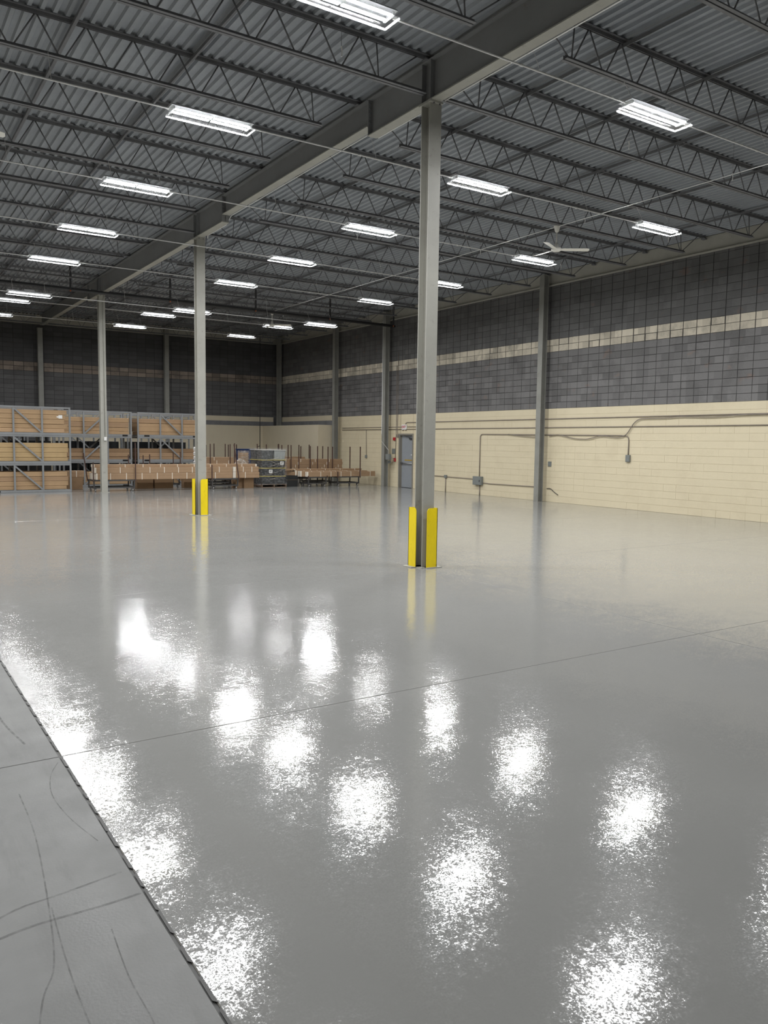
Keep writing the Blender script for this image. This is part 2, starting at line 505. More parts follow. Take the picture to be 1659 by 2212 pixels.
# tyre marks and saw lines on the bare slab
mark = paint('tyre_mark', (0.105, 0.105, 0.10), 0.6, 0.2, 12.0)
mm, nt, bs = mark, mark.node_tree, mark.node_tree.nodes['Principled BSDF']
al = ramp(nt, [n for n in nt.nodes if n.type == 'TEX_NOISE'][0].outputs['Fac'], [(0.36, (0.03,) * 3), (0.68, (0.5,) * 3)])
nt.links.new(al, bs.inputs['Alpha'])
def ribbon(pts, wd, z=-0.0008):
    pts = [Vector((x, y, z)) for x, y in pts]
    # smooth resample
    out = []
    n = len(pts)
    for i in range(n - 1):
        p0, p1, p2, p3 = pts[max(0, i - 1)], pts[i], pts[i + 1], pts[min(n - 1, i + 2)]
        for s in range(6):
            t = s / 6
            out.append(0.5 * ((2 * p1) + (p2 - p0) * t + (2 * p0 - 5 * p1 + 4 * p2 - p3) * t * t + (3 * p1 - p0 - 3 * p2 + p3) * t ** 3))
    out.append(pts[-1])
    b = MB(); vs = []
    for i, p in enumerate(out):
        d = (out[min(i + 1, len(out) - 1)] - out[max(i - 1, 0)]).normalized()
        s = Vector((-d.y, d.x, 0)) * wd / 2
        vs += [p - s, p + s]
    b._add(vs, [(2 * i, 2 * i + 1, 2 * i + 3, 2 * i + 2) for i in range(len(out) - 1)])
    b.obj('tyre_mark', mark, floor)
for pts, wd in (([(0.62, 4.3), (0.61, 3.8), (0.555, 3.2), (0.50, 2.8), (0.43, 2.62), (0.36, 2.3), (0.30, 1.9)], 0.010),
                ([(0.56, 3.16), (0.54, 2.8), (0.535, 2.5), (0.545, 2.2), (0.56, 1.9)], 0.009),
                ([(0.72, 2.9), (0.70, 2.6), (0.705, 2.36), (0.70, 2.1)], 0.008),
                ([(0.87, 4.62), (0.80, 4.45), (0.76, 4.2), (0.78, 3.9), (0.84, 3.6)], 0.008),
                ([(0.2, 3.0), (0.45, 3.07), (0.72, 3.07), (0.88, 3.08)], 0.022),
                ([(0.1, 2.98), (0.40, 3.2), (0.62, 3.24), (0.86, 3.28)], 0.018),
                ([(0.3, 7.2), (0.55, 6.1), (0.62, 5.2)], 0.03),
                ([(0.75, 6.5), (0.70, 5.6), (0.76, 5.0)], 0.02)):
    ribbon(pts, wd * .65)

# ================================================================== WALLS
DY0, DY1, DZ = 25.87, 26.87, 2.16        # door opening in the right wall
def cells_y(y0, y1, step, off):
    k = math.floor((y0 - off) / step)
    while off + k * step < y1:
        a, c = max(y0, off + k * step), min(y1, off + (k + 1) * step)
        if c - a > 0.06: yield a, c
        k += 1
OFFY = 12.01 - 29 * BL
b = MB()
b.m = 0
b.box(XW + .010, XW + .3, YF, DY0, Z1, ZD + .1); b.box(XW + .010, XW + .3, DY1, YB + .3, Z1, ZD + .1); b.box(XW + .010, XW + .3, DY0, DY1, Z1, ZD + .1)
b.m = 1
b.box(XW + .004, XW + .3, YF, DY0, -.1, Z1); b.box(XW + .004, XW + .3, DY1, YB + .3, -.1, Z1); b.box(XW + .004, XW + .3, DY0, DY1, DZ, Z1)
wall_right = structure(b.obj('wall_right', [M['mortar'], M['mortar_cream']]))
rnd = random.Random(11)
zones = [('cream', 0, 15), ('grey', 15, 24), ('bare', 24, 26), ('dark', 26, 35)]
rest = {k: MB() for k, _, _ in zones}
count = 0
for zn, c0, c1 in zones:
    for y0, y1 in cells_y(YF, YB, BL, OFFY):
        for c in range(c0, c1):
            z0, z1 = c * BH, min((c + 1) * BH, Z4)
            if z1 - z0 < 0.05: continue
            if zn == 'cream':
                gp, dx = (0.0034 if rnd.random() < .6 else .0016), rnd.uniform(-.0008, .0008)
                if y1 > DY0 and y0 < DY1 and z0 < DZ:
                    if z1 > DZ + .03: z0 = DZ
                    elif y0 < DY0 - .06: y1 = DY0
                    elif y1 > DY1 + .06: y0 = DY1
                    else: continue
            else:
                gp, dx = 0.0085 if zn != 'bare' else 0.011, rnd.uniform(-.003, .003)
                if rnd.random() < 0.10: gp *= 2.2
            bb = MB() if (10.9 < y0 < 14.6) else rest[zn]
            x = XW - dx
            gy, gz = {'dark': (gp * 1.7, gp * .5), 'bare': (gp * 1.6, gp * .7)}.get(zn, (gp, gp))
            ya, yb_, za, zb = y0 + gy / 2, y1 - gy / 2, z0 + gz / 2, z1 - gz / 2
            if zn == 'cream' and rnd.random() < .85: ya, yb_ = y0 + .0002, y1 - .0002
            if zn != 'cream':
                ya += rnd.uniform(0, .003); yb_ -= rnd.uniform(0, .003); zb -= rnd.uniform(0, .002)
            e, ey = 0.002, (0 if zn == 'cream' and yb_ - ya > y1 - y0 - .001 else .002)
            vs = [(x, ya + ey, za + e), (x, yb_ - ey, za + e), (x, yb_ - ey, zb - e), (x, ya + ey, zb - e),
                  (x + .014, ya, za), (x + .014, yb_, za), (x + .014, yb_, zb), (x + .014, ya, zb)]
            bb._add(vs, [(0, 3, 2, 1), (0, 1, 5, 4), (1, 2, 6, 5), (2, 3, 7, 6), (3, 0, 4, 7)])
            if bb is not rest[zn]:
                link('block', bb.mesh('block', M[zn]), wall_right); count += 1
for zn, _, _ in zones:
    o = link('block_field', rest[zn].mesh('block_field', M[zn]), wall_right); o['kind'] = 'stuff'

# back wall
b = MB(); b.box(XL, XW + .3, YB + .010, YB + .3, -.1, ZD + .1)
wall_back = structure(b.obj('wall_back', M['mortar']))
for zn, c0, c1 in (('bgrey', 0, 24), ('bbare', 24, 26), ('bdark', 26, 35)):
    bb = MB()
    for x0, x1 in cells_y(XL, XW, BL, 0.0):
        for c in range(c0, c1):
            z0, z1 = c * BH, min((c + 1) * BH, Z4)
            if z1 - z0 < .05: continue
            gp, y = 0.012 if zn != 'bbare' else 0.02, YB + rnd.uniform(-.003, .003)
            single = zn == 'bbare' and x0 > 3.5
            q = MB() if single else bb
            xa, xb, za, zb = x0 + gp / 2, x1 - gp / 2, z0 + gp / 2, z1 - gp / 2
            q._add([(xa, y, za), (xb, y, za), (xb, y, zb), (xa, y, zb), (xa, y + .014, za), (xb, y + .014, za), (xb, y + .014, zb), (xa, y + .014, zb)],
                   [(0, 1, 2, 3), (0, 4, 5, 1), (1, 5, 6, 2), (2, 6, 7, 3), (3, 7, 4, 0)])
            if single: link('block', q.mesh('block', M[zn]), wall_back)
    o = link('block_field', bb.mesh('block_field', M[zn]), wall_back); o['kind'] = 'stuff'
# walls outside the frame, that close the room
b = MB(); b.box(XL - .3, XL, YF - .3, YB + .3, -.1, Z1); b.m = 1; b.box(XL - .3, XL, YF - .3, YB + .3, Z1, ZD + .1)
structure(b.obj('wall_left', [M['lining'], M['dark']]))
b = MB(); b.box(XL, XW + .3, YF - .3, YF, -.1, Z1); b.m = 1; b.box(XL, XW + .3, YF - .3, YF, Z1, ZD + .1)
structure(b.obj('wall_front', [M['lining'], M['dark']]))

# cream lining box in the far corner
def lining(name, x0, x1, y0, y1, z):
    b = MB(); b.box(x0, x1, y0, y1, 0, z)
    return structure(b.obj(name, M['lining']))
lining('trim_1', 7.0, 17.30, 37.78, YB, 2.56)
o = lining('trim_2', 17.30, XW, 31.85, YB, 2.56)
# beige band above it, and a dark strip painted for the shaded shelf recess
b = MB(); b.box(3.0, 18.0, YB - .05, YB, 2.78, 3.02); b.m = 1; b.box(3.0, 18.0, YB - .09, YB, 2.56, 2.78)
structure(b.obj('trim_3', [M['lining'], M['joist']]))
b = MB(); b.box(XW - .05, XW, 31.9, YB, 2.78, 3.02); b.m = 1; b.box(XW - .09, XW, 31.9, YB, 2.56, 2.78)
structure(b.obj('trim_4', [M['lining'], M['joist']]))
# steel edge beam above the blocks, with its projecting bottom flange
def edge(name, horiz):
    b = MB()
    if horiz == 'Y':
        b.box(XW - .02, XW + .1, YF, YB, Z4, ZD); b.box(XW - .10, XW, YF, YB, Z4 - .012, Z4 + .012)
    else:
        b.box(XL, XW, YB - .02, YB + .1, Z4, ZD); b.box(XL, XW, YB - .10, YB, Z4 - .012, Z4 + .012)
    return structure(b.obj(name, M['edge']))
edge('trim_5', 'Y'); edge('trim_6', 'X')

# ================================================================== ROOF DECK
b = MB()
x = XL - .2; prof = []
P = 0.152
while x < XW + .3:
    prof += [(x, ZD), (x + .050, ZD), (x + .068, ZD + .04), (x + .134, ZD + .04)]
    x += P
vs, fs = [], []
for px, pz in prof:
    vs += [(px, YF - .3, pz), (px, YB + .3, pz)]
for i in range(len(prof) - 1):
    fs.append((2 * i, 2 * i + 1, 2 * i + 3, 2 * i + 2))
b._add(vs, fs)
structure(b.obj('ceiling', M['deck'], fix=False))
b = MB(); b.box(XL - .4, XW + .5, YF - .4, YB + .4, ZD + .06, ZD + .3)
structure(b.obj('ceiling', M['joist']))

# ================================================================== GIRDERS AND COLUMNS
def i_beam(b, x, w_, y0, y1, z0, z1, tf=0.016, tw=0.010):
    b.box(x - w_ / 2, x + w_ / 2, y0, y1, z0, z0 + tf)
    b.box(x - w_ / 2, x + w_ / 2, y0, y1, z1 - tf, z1)
    b.box(x - tw / 2, x + tw / 2, y0, y1, z0 + tf, z1 - tf)
GT = 7.085
segs = [(YF, 10.93, 6.53, 'near end of the long roof girder, deep steel beam over the nearest column'),
        (10.95, 16.87, 6.68, 'shallower drop-in length of the roof girder between the two guarded columns'),
        (16.89, 29.17, 6.53, 'deep length of the roof girder crossing the second and third columns'),
        (29.19, YB - .3, 6.68, 'far end of the roof girder, dark, running on to the back wall')]
for y0, y1, z0, lab in segs:
    r = thing('roof_girder', lab, 'beam', (XG, y0, z0), group='roof girder lengths')
    def P_(bb, n, mat=M['girder']):
        for i, p in enumerate(bb.v): bb.v[i] = (p[0] - XG, p[1] - y0, p[2] - z0)
        return bb.obj(n, mat, r)
    b = MB(); b.box(XG - .0825, XG + .0825, y0, y1, z0, z0 + .016); P_(b, 'bottom_flange', M['column'])  # lighter column paint carries the floor bounce on the underside
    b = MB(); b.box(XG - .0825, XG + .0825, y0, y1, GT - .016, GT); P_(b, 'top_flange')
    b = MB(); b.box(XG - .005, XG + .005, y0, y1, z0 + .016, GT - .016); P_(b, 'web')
    for yc in COLS:
        if y0 < yc < y1:
            for dy in (-.1, .1):
                b = MB(); b.box(XG - .078, XG + .078, yc + dy - .006, yc + dy + .006, z0 + .016, GT - .016); P_(b, 'stiffener')
    for ye, sgn in ((y0, 1), (y1, -1)):
        if abs(ye - YF) < .1 or ye > 37: continue
        if z0 > 6.6: continue
        b = MB(); b.box(XG - .079, XG + .079, ye + (0 if sgn > 0 else -.014), ye + (.014 if sgn > 0 else 0), z0 + .016, GT - .016); P_(b, 'splice_plate')
        for k in range(5):
            z = 6.73 + k * .07
            b = MB(); b.tube([(XG - .05, ye - .03 * 1, z), (XG - .05, ye + .03, z)], .013, 6)
            P_(b, 'bolt', M['joist'])

def h_column(b, x, y, z0, z1, w_=0.20, d=0.20, tf=0.014, tw=0.009):
    b.box(x - w_ / 2, x + w_ / 2, y - d / 2, y - d / 2 + tf, z0, z1)
    b.box(x - w_ / 2, x + w_ / 2, y + d / 2 - tf, y + d / 2, z0, z1)
    b.box(x - tw / 2, x + tw / 2, y - d / 2 + tf, y + d / 2 - tf, z0, z1)

XC = 6.875
col_labels = ['nearest and largest grey steel column, yellow corner guards at its foot',
              'second grey steel column back, yellow corner guards at its foot',
              'third grey steel column back, no guards, conduit and white outlet box on its face']
for ci, (yc, lab) in enumerate(zip(COLS, col_labels)):
    r = thing('steel_column', lab, 'column', (XC, yc, 0), group='free-standing steel columns')
    b = MB(); h_column(b, 0, 0, 0.012, 6.505); b.obj('shaft', M['column'], r)
    b = MB(); b.box(-.12, .10, -.14, .14, 6.505, 6.528); b.obj('cap_plate', M['column'], r)
    for sx in (-.05, .05):
        b = MB(); b.tube([(sx, -.125, 6.49), (sx, -.125, 6.545)], .014, 6); b.obj('bolt', M['joist'], r)
    b = MB(); b.box(-.15, .15, -.15, .15, 0, .012); b.obj('base_plate', M['column'], r)
    if ci == 2:
        b = MB(); b.tube([(.03, -.115, 1.86), (.03, -.115, 6.3), (.06, -.115, 6.45), (.10, -.09, 6.52)], .011, 6)
        b.obj('conduit', M['column'], r, True)
        b = MB(); b.bev(-.012, .072, -.16, -.102, 1.74, 1.86, .006); b.obj('outlet_box', M['white'], r)
    else:
        b = MB(); b.tube([(.085, -.02, 6.33), (.11, -.02, 6.37), (.13, -.02, 6.50)], .009, 6); b.obj('conduit', M['conduit'], r, True)

def guard(x, y, sx, sy, lab):
    """steel angle standing off the corner (sx, sy) of a column; the inner top corners are rounded"""
    r = thing('column_guard', lab, 'guard', (x, y, 0), group='yellow column guards')
    L, H, t, R_ = 0.185, 0.872, 0.009, 0.055
    prof = [(0, 0.012), (L, 0.012), (L, H - R_)] + [(L - R_ + R_ * math.cos(a), H - R_ + R_ * math.sin(a)) for a in [i * math.pi / 12 for i in range(1, 7)]] + [(0, H)]
    b = MB()
    b.prism(prof, (0, 0, 0), (-sx, 0, 0), (0, 0, 1), (0, -sy * t, 0))
    b.prism(prof, (0, 0, 0), (0, -sy, 0), (0, 0, 1), (-sx * t, 0, 0))
    b.obj('guard_angle', M['yellow'], r)
    b = MB(); b.box(*sorted((-sx * .19, sx * .075)), *sorted((-sy * .19, sy * .03)), 0.0005, .012)
    b.obj('foot_plate', M['column'], r)
guard(6.998, 9.247, 1, -1, 'right-hand yellow guard at the foot of the nearest column, scuffed')
guard(6.712, 9.570, -1, 1, 'left-hand yellow guard at the foot of the nearest column')
guard(6.998, 9.247 + 9.147, 1, -1, 'right-hand yellow guard at the foot of the second column')
guard(6.712, 9.570 + 9.147, -1, 1, 'left-hand yellow guard at the foot of the second column')

# columns standing against the walls
def wall_column(x, y, rot, lab, ztop):
    r = thing('wall_column', lab, 'column', (x, y, 0), rot, group='columns against the walls')
    b = MB(); h_column(b, 0, 0, 0.01, ztop); b.obj('shaft', M['wallcol'], r)
    b = MB(); b.box(-.11, .11, -.11, .11, 0, .010); b.obj('base_plate', M['wallcol'], r)
    b = MB(); b.box(-.11, .11, -.12, .12, ztop, ztop + .014); b.obj('cap_plate', M['wallcol'], r)
    return r
Q = math.pi / 2
wall_column(18.04, 18.575, Q, 'wall column nearest the camera, right of the grey electrical box', 7.04)
wall_column(18.04, 27.50, Q, 'wall column just left of the grey exit door', 7.04)
wall_column(18.04, 31.63, Q, 'slim wall column beside the end of the cream corner lining', 7.04)
wall_column(18.10, 37.55, Q, 'dark column in the far corner above the cream lining', 7.04)
r = wall_column(6.77, 37.86, 0, 'back wall column under the far end of the roof girder', 6.55)
wall_column(12.36, 37.86, 0, 'back wall column above the right end of the steel racks', 7.04)

# ================================================================== JOISTS
def joist_rods(nodes_b, nodes_t):
    pass
CH_T, CH_B = 7.122, 6.655
def chord(b, x0, x1, z, up):
    s = 1 if up else -1
    for dy in (-1, 1):
        a = dy * 0.010; c = dy * 0.056
        y0, y1 = min(a, c), max(a, c)
        if up:   # top chord: horizontal legs on top
            b.box(x0, x1, y0, y1, z + .019, z + .025); b.box(x0, x1, *sorted((a, a + dy * .006)), z - .025, z + .019)
        else:
            b.box(x0, x1, y0, y1, z - .025, z - .019); b.box(x0, x1, *sorted((a, a + dy * .006)), z - .019, z + .025)
ROD = {}
def rod(dx, dz, r=0.0105):
    k = (round(dx, 3), round(dz, 3), r)
    if k not in ROD:
        b = MB(); b.tube([(0, 0, 0), (dx, 0, dz)], r, 6); ROD[k] = b.mesh('web_rod', M['joist'], True)
    return ROD[k]
def make_joist(side, extended, lab):
    """open-web joist along +X (right of the girder) or -X, origin at the girder"""
    span = (XW - .06 - XG) if side > 0 else (XG - XL - .05)
    r = thing('bar_joist', lab, 'joist', (XG, 0, 0), group='open-web roof joists')
    xs = (lambda q: q) if side > 0 else (lambda q: -q)
    b = MB(); a, c = sorted((xs(0.004), xs(span))); chord(b, a, c, CH_T, True); b.obj('top_chord', M['joist'], r)
    n = int(round((span - 2 * 0.87) / 0.6))
    st = (span - 1.8) / n
    first, last = 0.86, 0.86 + n * st
    b = MB()
    a, c = sorted((xs(0.10 if extended else first - .13), xs(last + .13))); chord(b, a, c, CH_B, False); b.obj('bottom_chord', M['joist'], r)
    h = CH_T - CH_B
    for i in range(n + 1):
        xb = first + i * st
        if i == 0:
            link('web_rod', rod(xs(0.62), -h), r, (xs(xb - .62 - .03), 0, CH_T))
            link('web_rod', rod(xs(0.04), h), r, (xs(xb), 0, CH_B))
        else:
            link('web_rod', rod(xs(st * .5 - .03), -h), r, (xs(xb - st * .5), 0, CH_T))
        if i == n:
            link('web_rod', rod(xs(0.62), h), r, (xs(xb + .03), 0, CH_B))
            link('web_rod', rod(xs(-0.04), h), r, (xs(xb), 0, CH_B))
        else:
            link('web_rod', rod(xs(st * .5 - .03), h), r, (xs(xb + .03), 0, CH_B))
    b = MB(); b.box(*sorted((xs(0.004), xs(0.12))), -.05, .05, GT + .001, CH_T - .02); b.obj('bearing_seat', M['joist'], r)
    b = MB(); b.box(*sorted((xs(span - .10), xs(span))), -.05, .05, CH_T - .06, CH_T - .02); b.obj('bearing_seat', M['joist'], r)
    return r
JY = [9.41 + 1.8295 * k for k in range(-8, 16)]
protos = {}
side_w = {1: 'right', -1: 'left'}
for k, y in zip(range(-8, 16), JY):
    if y > YB - .25: continue
    for s in (1, -1):
        ext = k % 5 == 0
        if k == 0: where = 'resting over the nearest column'
        elif k == 5: where = 'resting over the second column'
        elif k == 10: where = 'resting over the third column'
        elif k < 0: where = '%s joist this side of the nearest column' % ORD[-k - 1]
        elif k < 5: where = '%s joist beyond the nearest column' % ORD[k - 1]
        elif k < 10: where = '%s joist beyond the second column' % ORD[k - 6]
        else: where = '%s joist beyond the third column' % ORD[k - 11]
        lab = 'dark open-web steel joist %s of the girder, %s' % (side_w[s], where)
        if (s, ext) not in protos:
            p = make_joist(s, ext, lab); p.location.y = y; protos[(s, ext)] = p; snap(p)
        else:
            dup(protos[(s, ext)], (XG, y, 0), lab)

# bridging angles under the top chords, running lengthwise
br = [(0.85, 'far left of the girder'), (2.50, 'well left of the girder'), (4.08, 'close to the girder on its left'),
      (8.67, 'just right of the girder'), (10.40, 'right of the girder, second across'), (12.15, 'along the middle of the right bay'), (14.6, 'right bay, nearer the wall'), (16.9, 'nearest the right wall')]
for x, wv in br:
    b = MB(); b.box(x - .03, x + .03, -4.0, YB - .4, 7.088, 7.099); b.box(x - .03, x - .023, -4.0, YB - .4, 7.05, 7.088)
    tag(b.obj('bridging_angle', M['joist']), 'long dark bridging angle under the deck, %s' % wv, 'brace', 'bridging angles')

# ================================================================== CEILING LIGHTS
def make_light(lab):
    r = thing('ceiling_light', lab, 'light', (0, 0, 0), group='long ceiling lights')
    L, W_ = 0.595, 0.135
    b = MB()                                     # thin metal tray
    b.prism([(-W_ + .02, .0), (W_ - .02, 0), (W_ - .05, .03), (-W_ + .05, .03)], (-L, 0, .085), (0, 1, 0), (0, 0, 1), (2 * L, 0, 0))
    b.obj('tray', M['tray'], r)
    b = MB(); b.box(-.14, .14, -.05, .05, .116, .16); b.obj('driver_box', M['tray'], r)
    b = MB()                                     # clear lens skirt round the edge
    for s in (-1, 1):
        b.prism([(s * W_, 0), (s * (W_ - .003), 0), (s * (W_ - .023), .085), (s * (W_ - .020), .085)], (-L, 0, 0), (0, 1, 0), (0, 0, 1), (2 * L, 0, 0))
        b.prism([(-W_, 0), (W_, 0), (W_ - .02, .085), (-W_ + .02, .085)], (s * L, 0, 0), (0, 1, 0), (0, 0, 1), (-s * .003, 0, 0))
    b.obj('lens_skirt', M['clear'], r)
    b = MB(); b.box(-L + .01, L - .01, -W_ + .01, W_ - .01, .001, .003); b.obj('lens', M['clear'], r)
    b = MB()
    for s in (-1, 1):
        b.box(-L - .004, L + .004, *sorted((s * W_ - s * .006, s * W_ + s * .008)), -.006, .012)
        b.box(*sorted((s * L - s * .006, s * L + s * .008)), -W_, W_, -.006, .012)
    b.obj('lens_rim', M['diffuse'], r)
    for sx in (-1, 1):
        for sy in (-1, 1):
            cx, cy = sx * .278, sy * .060
            b = MB()
            b.box(cx - .262, cx + .262, cy - .027, cy + .027, .052, .062)
            b.mi[0] = 1
            b.obj('led_strip', [M['tray'], M['strip']], r, fix=False)
        b = MB(); b.box(sx * .555 - .012, sx * .555 + .012, -.09, .09, .04, .084); b.obj('end_bracket', M['tray'], r)
    for sx in (-1, 1):
        b = MB(); b.tube([(sx * .43, 0, .11), (sx * .44, .18, .44)], .0035, 4); b.obj('hanger_wire', M['conduit'], r)
    return r
ROWY = [-10, 7.39, 11.03, 14.60, 18.20, 21.72, 25.30, 28.78, 32.35]
CX = [(-0.52, 'far left'), (4.27, 'left of the girder'), (9.12, 'just right of the girder'), (13.82, 'towards the right wall')]
first_light = None
DIM = {}
def dimmed(r, mat):
    """the same fixture with strips turned down to weaken its light on the floor"""
    for c in [c for c in r.children if c.name.startswith('led_strip')]:
        k = (c.data.name.split('@')[0], mat)
        if k not in DIM:
            DIM[k] = c.data.copy(); DIM[k].materials[1] = M[mat]
        c.data = DIM[k]
def light_at(x, y, z, lab, group, lamp=None):
    global first_light
    if first_light is None:
        first_light = make_light(lab); first_light.location = (x, y, z); first_light['group'] = group; snap(first_light)
    else:
        r = dup(first_light, (x, y, z), lab, group=group)
        if lamp: dimmed(r, lamp)
for ri in range(1, 9):
    for x, wv in CX[1:]:
        z = 5.88 if ri == 6 else 6.20
        if ri == 1 and x > 12:
            light_at(x, ROWY[ri], z, 'lit ceiling light outside the frame, lighting the near floor', 'ceiling lights outside the frame'); continue
        lab = 'lit twin-strip ceiling light %s, in the %s row from the camera' % (wv, ORD[ri - 1])
        ci = [c[0] for c in CX].index(x)
        lamp = {(6, 1): 'strip_dim', (7, 1): 'strip_dim', (8, 1): 'strip_dim', (5, 3): 'strip_dim', (7, 3): 'strip_dim', (8, 3): 'strip_dim', (6, 2): 'strip_mid', (7, 2): 'strip_mid'}.get((ri, ci))
        light_at(x, ROWY[ri], z, lab, 'long ceiling lights', lamp)
for y in (3.80,):
    for x, _ in CX:
        light_at(x, y, 6.2, 'lit ceiling light outside the frame, lighting the near floor', 'ceiling lights outside the frame', 'strip_mid')
for ri in range(1, 9):
    light_at(CX[0][0], ROWY[ri], 5.88 if ri == 6 else 6.2, 'lit ceiling light outside the frame, lighting the near floor', 'ceiling lights outside the frame')

# conduits feeding each row of lights
for ri in range(1, 9):
    y, z = ROWY[ri], (5.88 if ri == 6 else 6.20) + .062
    r = thing('light_conduit', 'thin bright conduit stringing together the %s row of ceiling lights' % ORD[ri - 1], 'conduit', (0, y, z), group='light row conduits')
    ends = [(XL + .3, -0.52 - .6), (-0.52 + .6, 4.27 - .6), (4.27 + .6, 9.12 - .6), (9.12 + .6, 13.82 - .6)]
    for a, c in ends:
        b = MB(); b.tube([(a, 0, 0), (c, 0, 0)], .0115, 6); b.obj('conduit_run', M['conduit'], r, True)
        m_ = (a + c) / 2
        b = MB(); b.tube([(m_ - .03, 0, 0), (m_ + .03, 0, 0)], .016, 6); b.obj('coupling', M['conduit'], r, True)
        b = MB(); b.tube([(m_ + .3, 0, .01), (m_ + .3, .16, CH_B - z)], .003, 4); b.obj('hanger_wire', M['conduit'], r)
# white conduit clipped along the right edge of the girder flange
b = MB()
pts = [(XG + .10, -4.0, 6.525), (XG + .10, 9.2, 6.525)]
b.tube(pts, .009, 6)
b.tube([(XG + .10, 9.6, 6.535), (XG + .10, 10.9, 6.535), (XG + .10, 11.1, 6.67), (XG + .10, 16.8, 6.67), (XG + .10, 17.1, 6.535), (XG + .10, 18.2, 6.535), (XG + .14, 18.32, 6.50)], .009, 6)
tag(b.obj('girder_conduit', M['conduit'], smooth=True), 'white conduit clipped along the lower right edge of the roof girder', 'conduit')
# conduit to the ceiling fans
b = MB(); b.tube([(13.1, 5.0, 6.615), (13.1, 27.75, 6.615)], .009, 6)
tag(b.obj('fan_conduit', M['conduit'], smooth=True), 'thin conduit running lengthwise under the joists between the two ceiling fans', 'conduit')
b = MB(); b.tube([(11.2, 5.0, 6.612), (11.2, 20.0, 6.612)], .006, 6)
tag(b.obj('ceiling_cable', M['joist'], smooth=True), 'thin dark cable running lengthwise under the joists left of the near fan', 'cable')

# sprinkler main across the hall in front of the third column
r = thing('sprinkler_main', 'dark sprinkler main crossing the hall at the top of the third column', 'pipe', (0, 26.70, 6.46))
b = MB(); b.tube([(XL + .1, 0, 0), (17.9, 0, -.07)], .055, 10); b.obj('pipe_run', M['pipe'], r, True)
for x in (-0.6, 2.5, 5.69, 8.85, 11.93, 14.94, 17.8):
    b = MB(); b.bar((x, -.06, .68), (x, -.06, -.06), .05, .05); b.obj('hanger', M['pipe'], r)
    b = MB(); b.tube([(x, -.06, -.10), (x, -.06, -.06)], .022, 6); b.obj('hanger_cap', M['orange'], r)

# short white wire ends hanging below the joists
HANG = [(10.25, 8.79, 'just right of the nearest column'), (12.9, 8.75, 'near the upper right edge of the picture'),
        (10.25, 12.24, 'below the second light right of the girder'), (15.61, 12.14, 'below the light nearest the right wall'),
        (5.04, 8.76, 'left of the girder near the top'), (15.65, 15.53, 'above the wall ledge'),
        (12.92, 12.17, 'right beside the near ceiling fan canopy'), (12.93, 15.57, 'left of the near ceiling fan'),
        (13.47, 27.62, 'beside the distant ceiling fan'), (9.73, 16.12, 'under the third light right of the girder'), (6.36, 27.0, 'by the top of the third column')]
for x, y, wv in HANG:
    b = MB(); b.tube([(x, y, 7.149), (x, y, 6.56)], .003, 4); b.m = 1; b.tube([(x, y, 6.56), (x + .012, y, 6.50), (x + .004, y, 6.44)], .009, 6)
    tag(b.obj('hanging_wire', [M['joist'], M['conduit']]), 'short white wire end dangling from the joists, %s' % wv, 'wire', 'dangling wire ends')

# ================================================================== CEILING FANS
def make_fan(lab, rz):
    r = thing('ceiling_fan', lab, 'fan', (0, 0, 0), rz, group='white ceiling fans')
    b = MB(); b.lathe([(.073, 0), (.075, -.01), (.06, -.05), (.045, -.11), (.03, -.135), (.012, -.14)], (0, 0, 0), 20); b.obj('canopy', M['fan'], r, True)
    b = MB(); b.tube([(0, 0, -.12), (0, 0, -.43)], .0125, 10); b.obj('downrod', M['fan'], r, True)
    b = MB(); b.lathe([(.02, .13), (.042, .12), (.045, .05), (.055, .045), (.10, .03), (.115, 0), (.11, -.03), (.07, -.05), (.03, -.055)], (0, 0, -.50), 24); b.obj('motor', M['fan'], r, True)
    for k in range(3):
        a = k * 2 * math.pi / 3
        ca, sa = math.cos(a), math.sin(a)
        b = MB()
        prof = [(.10, -.045), (.17, -.058), (.66, -.072), (.72, -.055), (.735, .03), (.71, .068), (.17, .058), (.10, .045)]
        up = Vector((-sa * .0, 0, 1))
        t = Vector((-sa, ca, 0)) + Vector((0, 0, -.20))
        b.prism(prof, (0, 0, -.505), (ca, sa, 0), t, (0, 0, -.006)); b.obj('blade', M['fan'], r)
    return r
fan = make_fan('white three-blade ceiling fan nearer the camera, hanging right of the nearest column', math.radians(-33))
fan.location = (13.1, 13.15, 6.63); snap(fan)
dup(fan, (13.1, 27.78, 6.63), 'distant white ceiling fan hanging just above a far ceiling light', rz=math.radians(-40))
dup(fan, (1.20, 13.05, 6.66), 'white ceiling fan mostly out of frame, one blade tip at the left edge', rz=math.radians(0))

# ================================================================== DOOR, EXIT SIGN, ALARMS
door = structure(bpy.data.objects.new('door_1', None)); COL.objects.link(door); door.location = (XW, 26.37, 0)
def dloc(b):
    for i, p in enumerate(b.v): b.v[i] = (p[0] - XW, p[1] - 26.37, p[2])
    return b
b = MB()
b.box(XW - .02, XW + .25, DY1 - .055, DY1 + .012, 0, DZ + .012); b.box(XW - .02, XW + .25, DY0 - .012, DY0 + .055, 0, DZ + .012); b.box(XW - .02, XW + .25, DY0 + .055, DY1 - .055, DZ - .055, DZ + .012)
b.box(XW + .09, XW + .25, DY0 + .055, DY0 + .075, 0, DZ - .055); b.box(XW + .09, XW + .25, DY1 - .075, DY1 - .055, 0, DZ - .055)
dloc(b).obj('door_frame', M['frame'], door)
b = MB(); b.bev(XW + .095, XW + .14, DY0 + .06, DY1 - .06, .01, DZ - .06, .004); leaf = dloc(b).obj('door_leaf', M['door'], door)
b = MB(); b.tube([(XW + .035, DY0 + .10, .985), (XW + .035, DY1 - .12, .985)], .022, 8); b.obj_ = dloc(b).obj('push_bar', M['steel'], leaf, True)
b = MB()
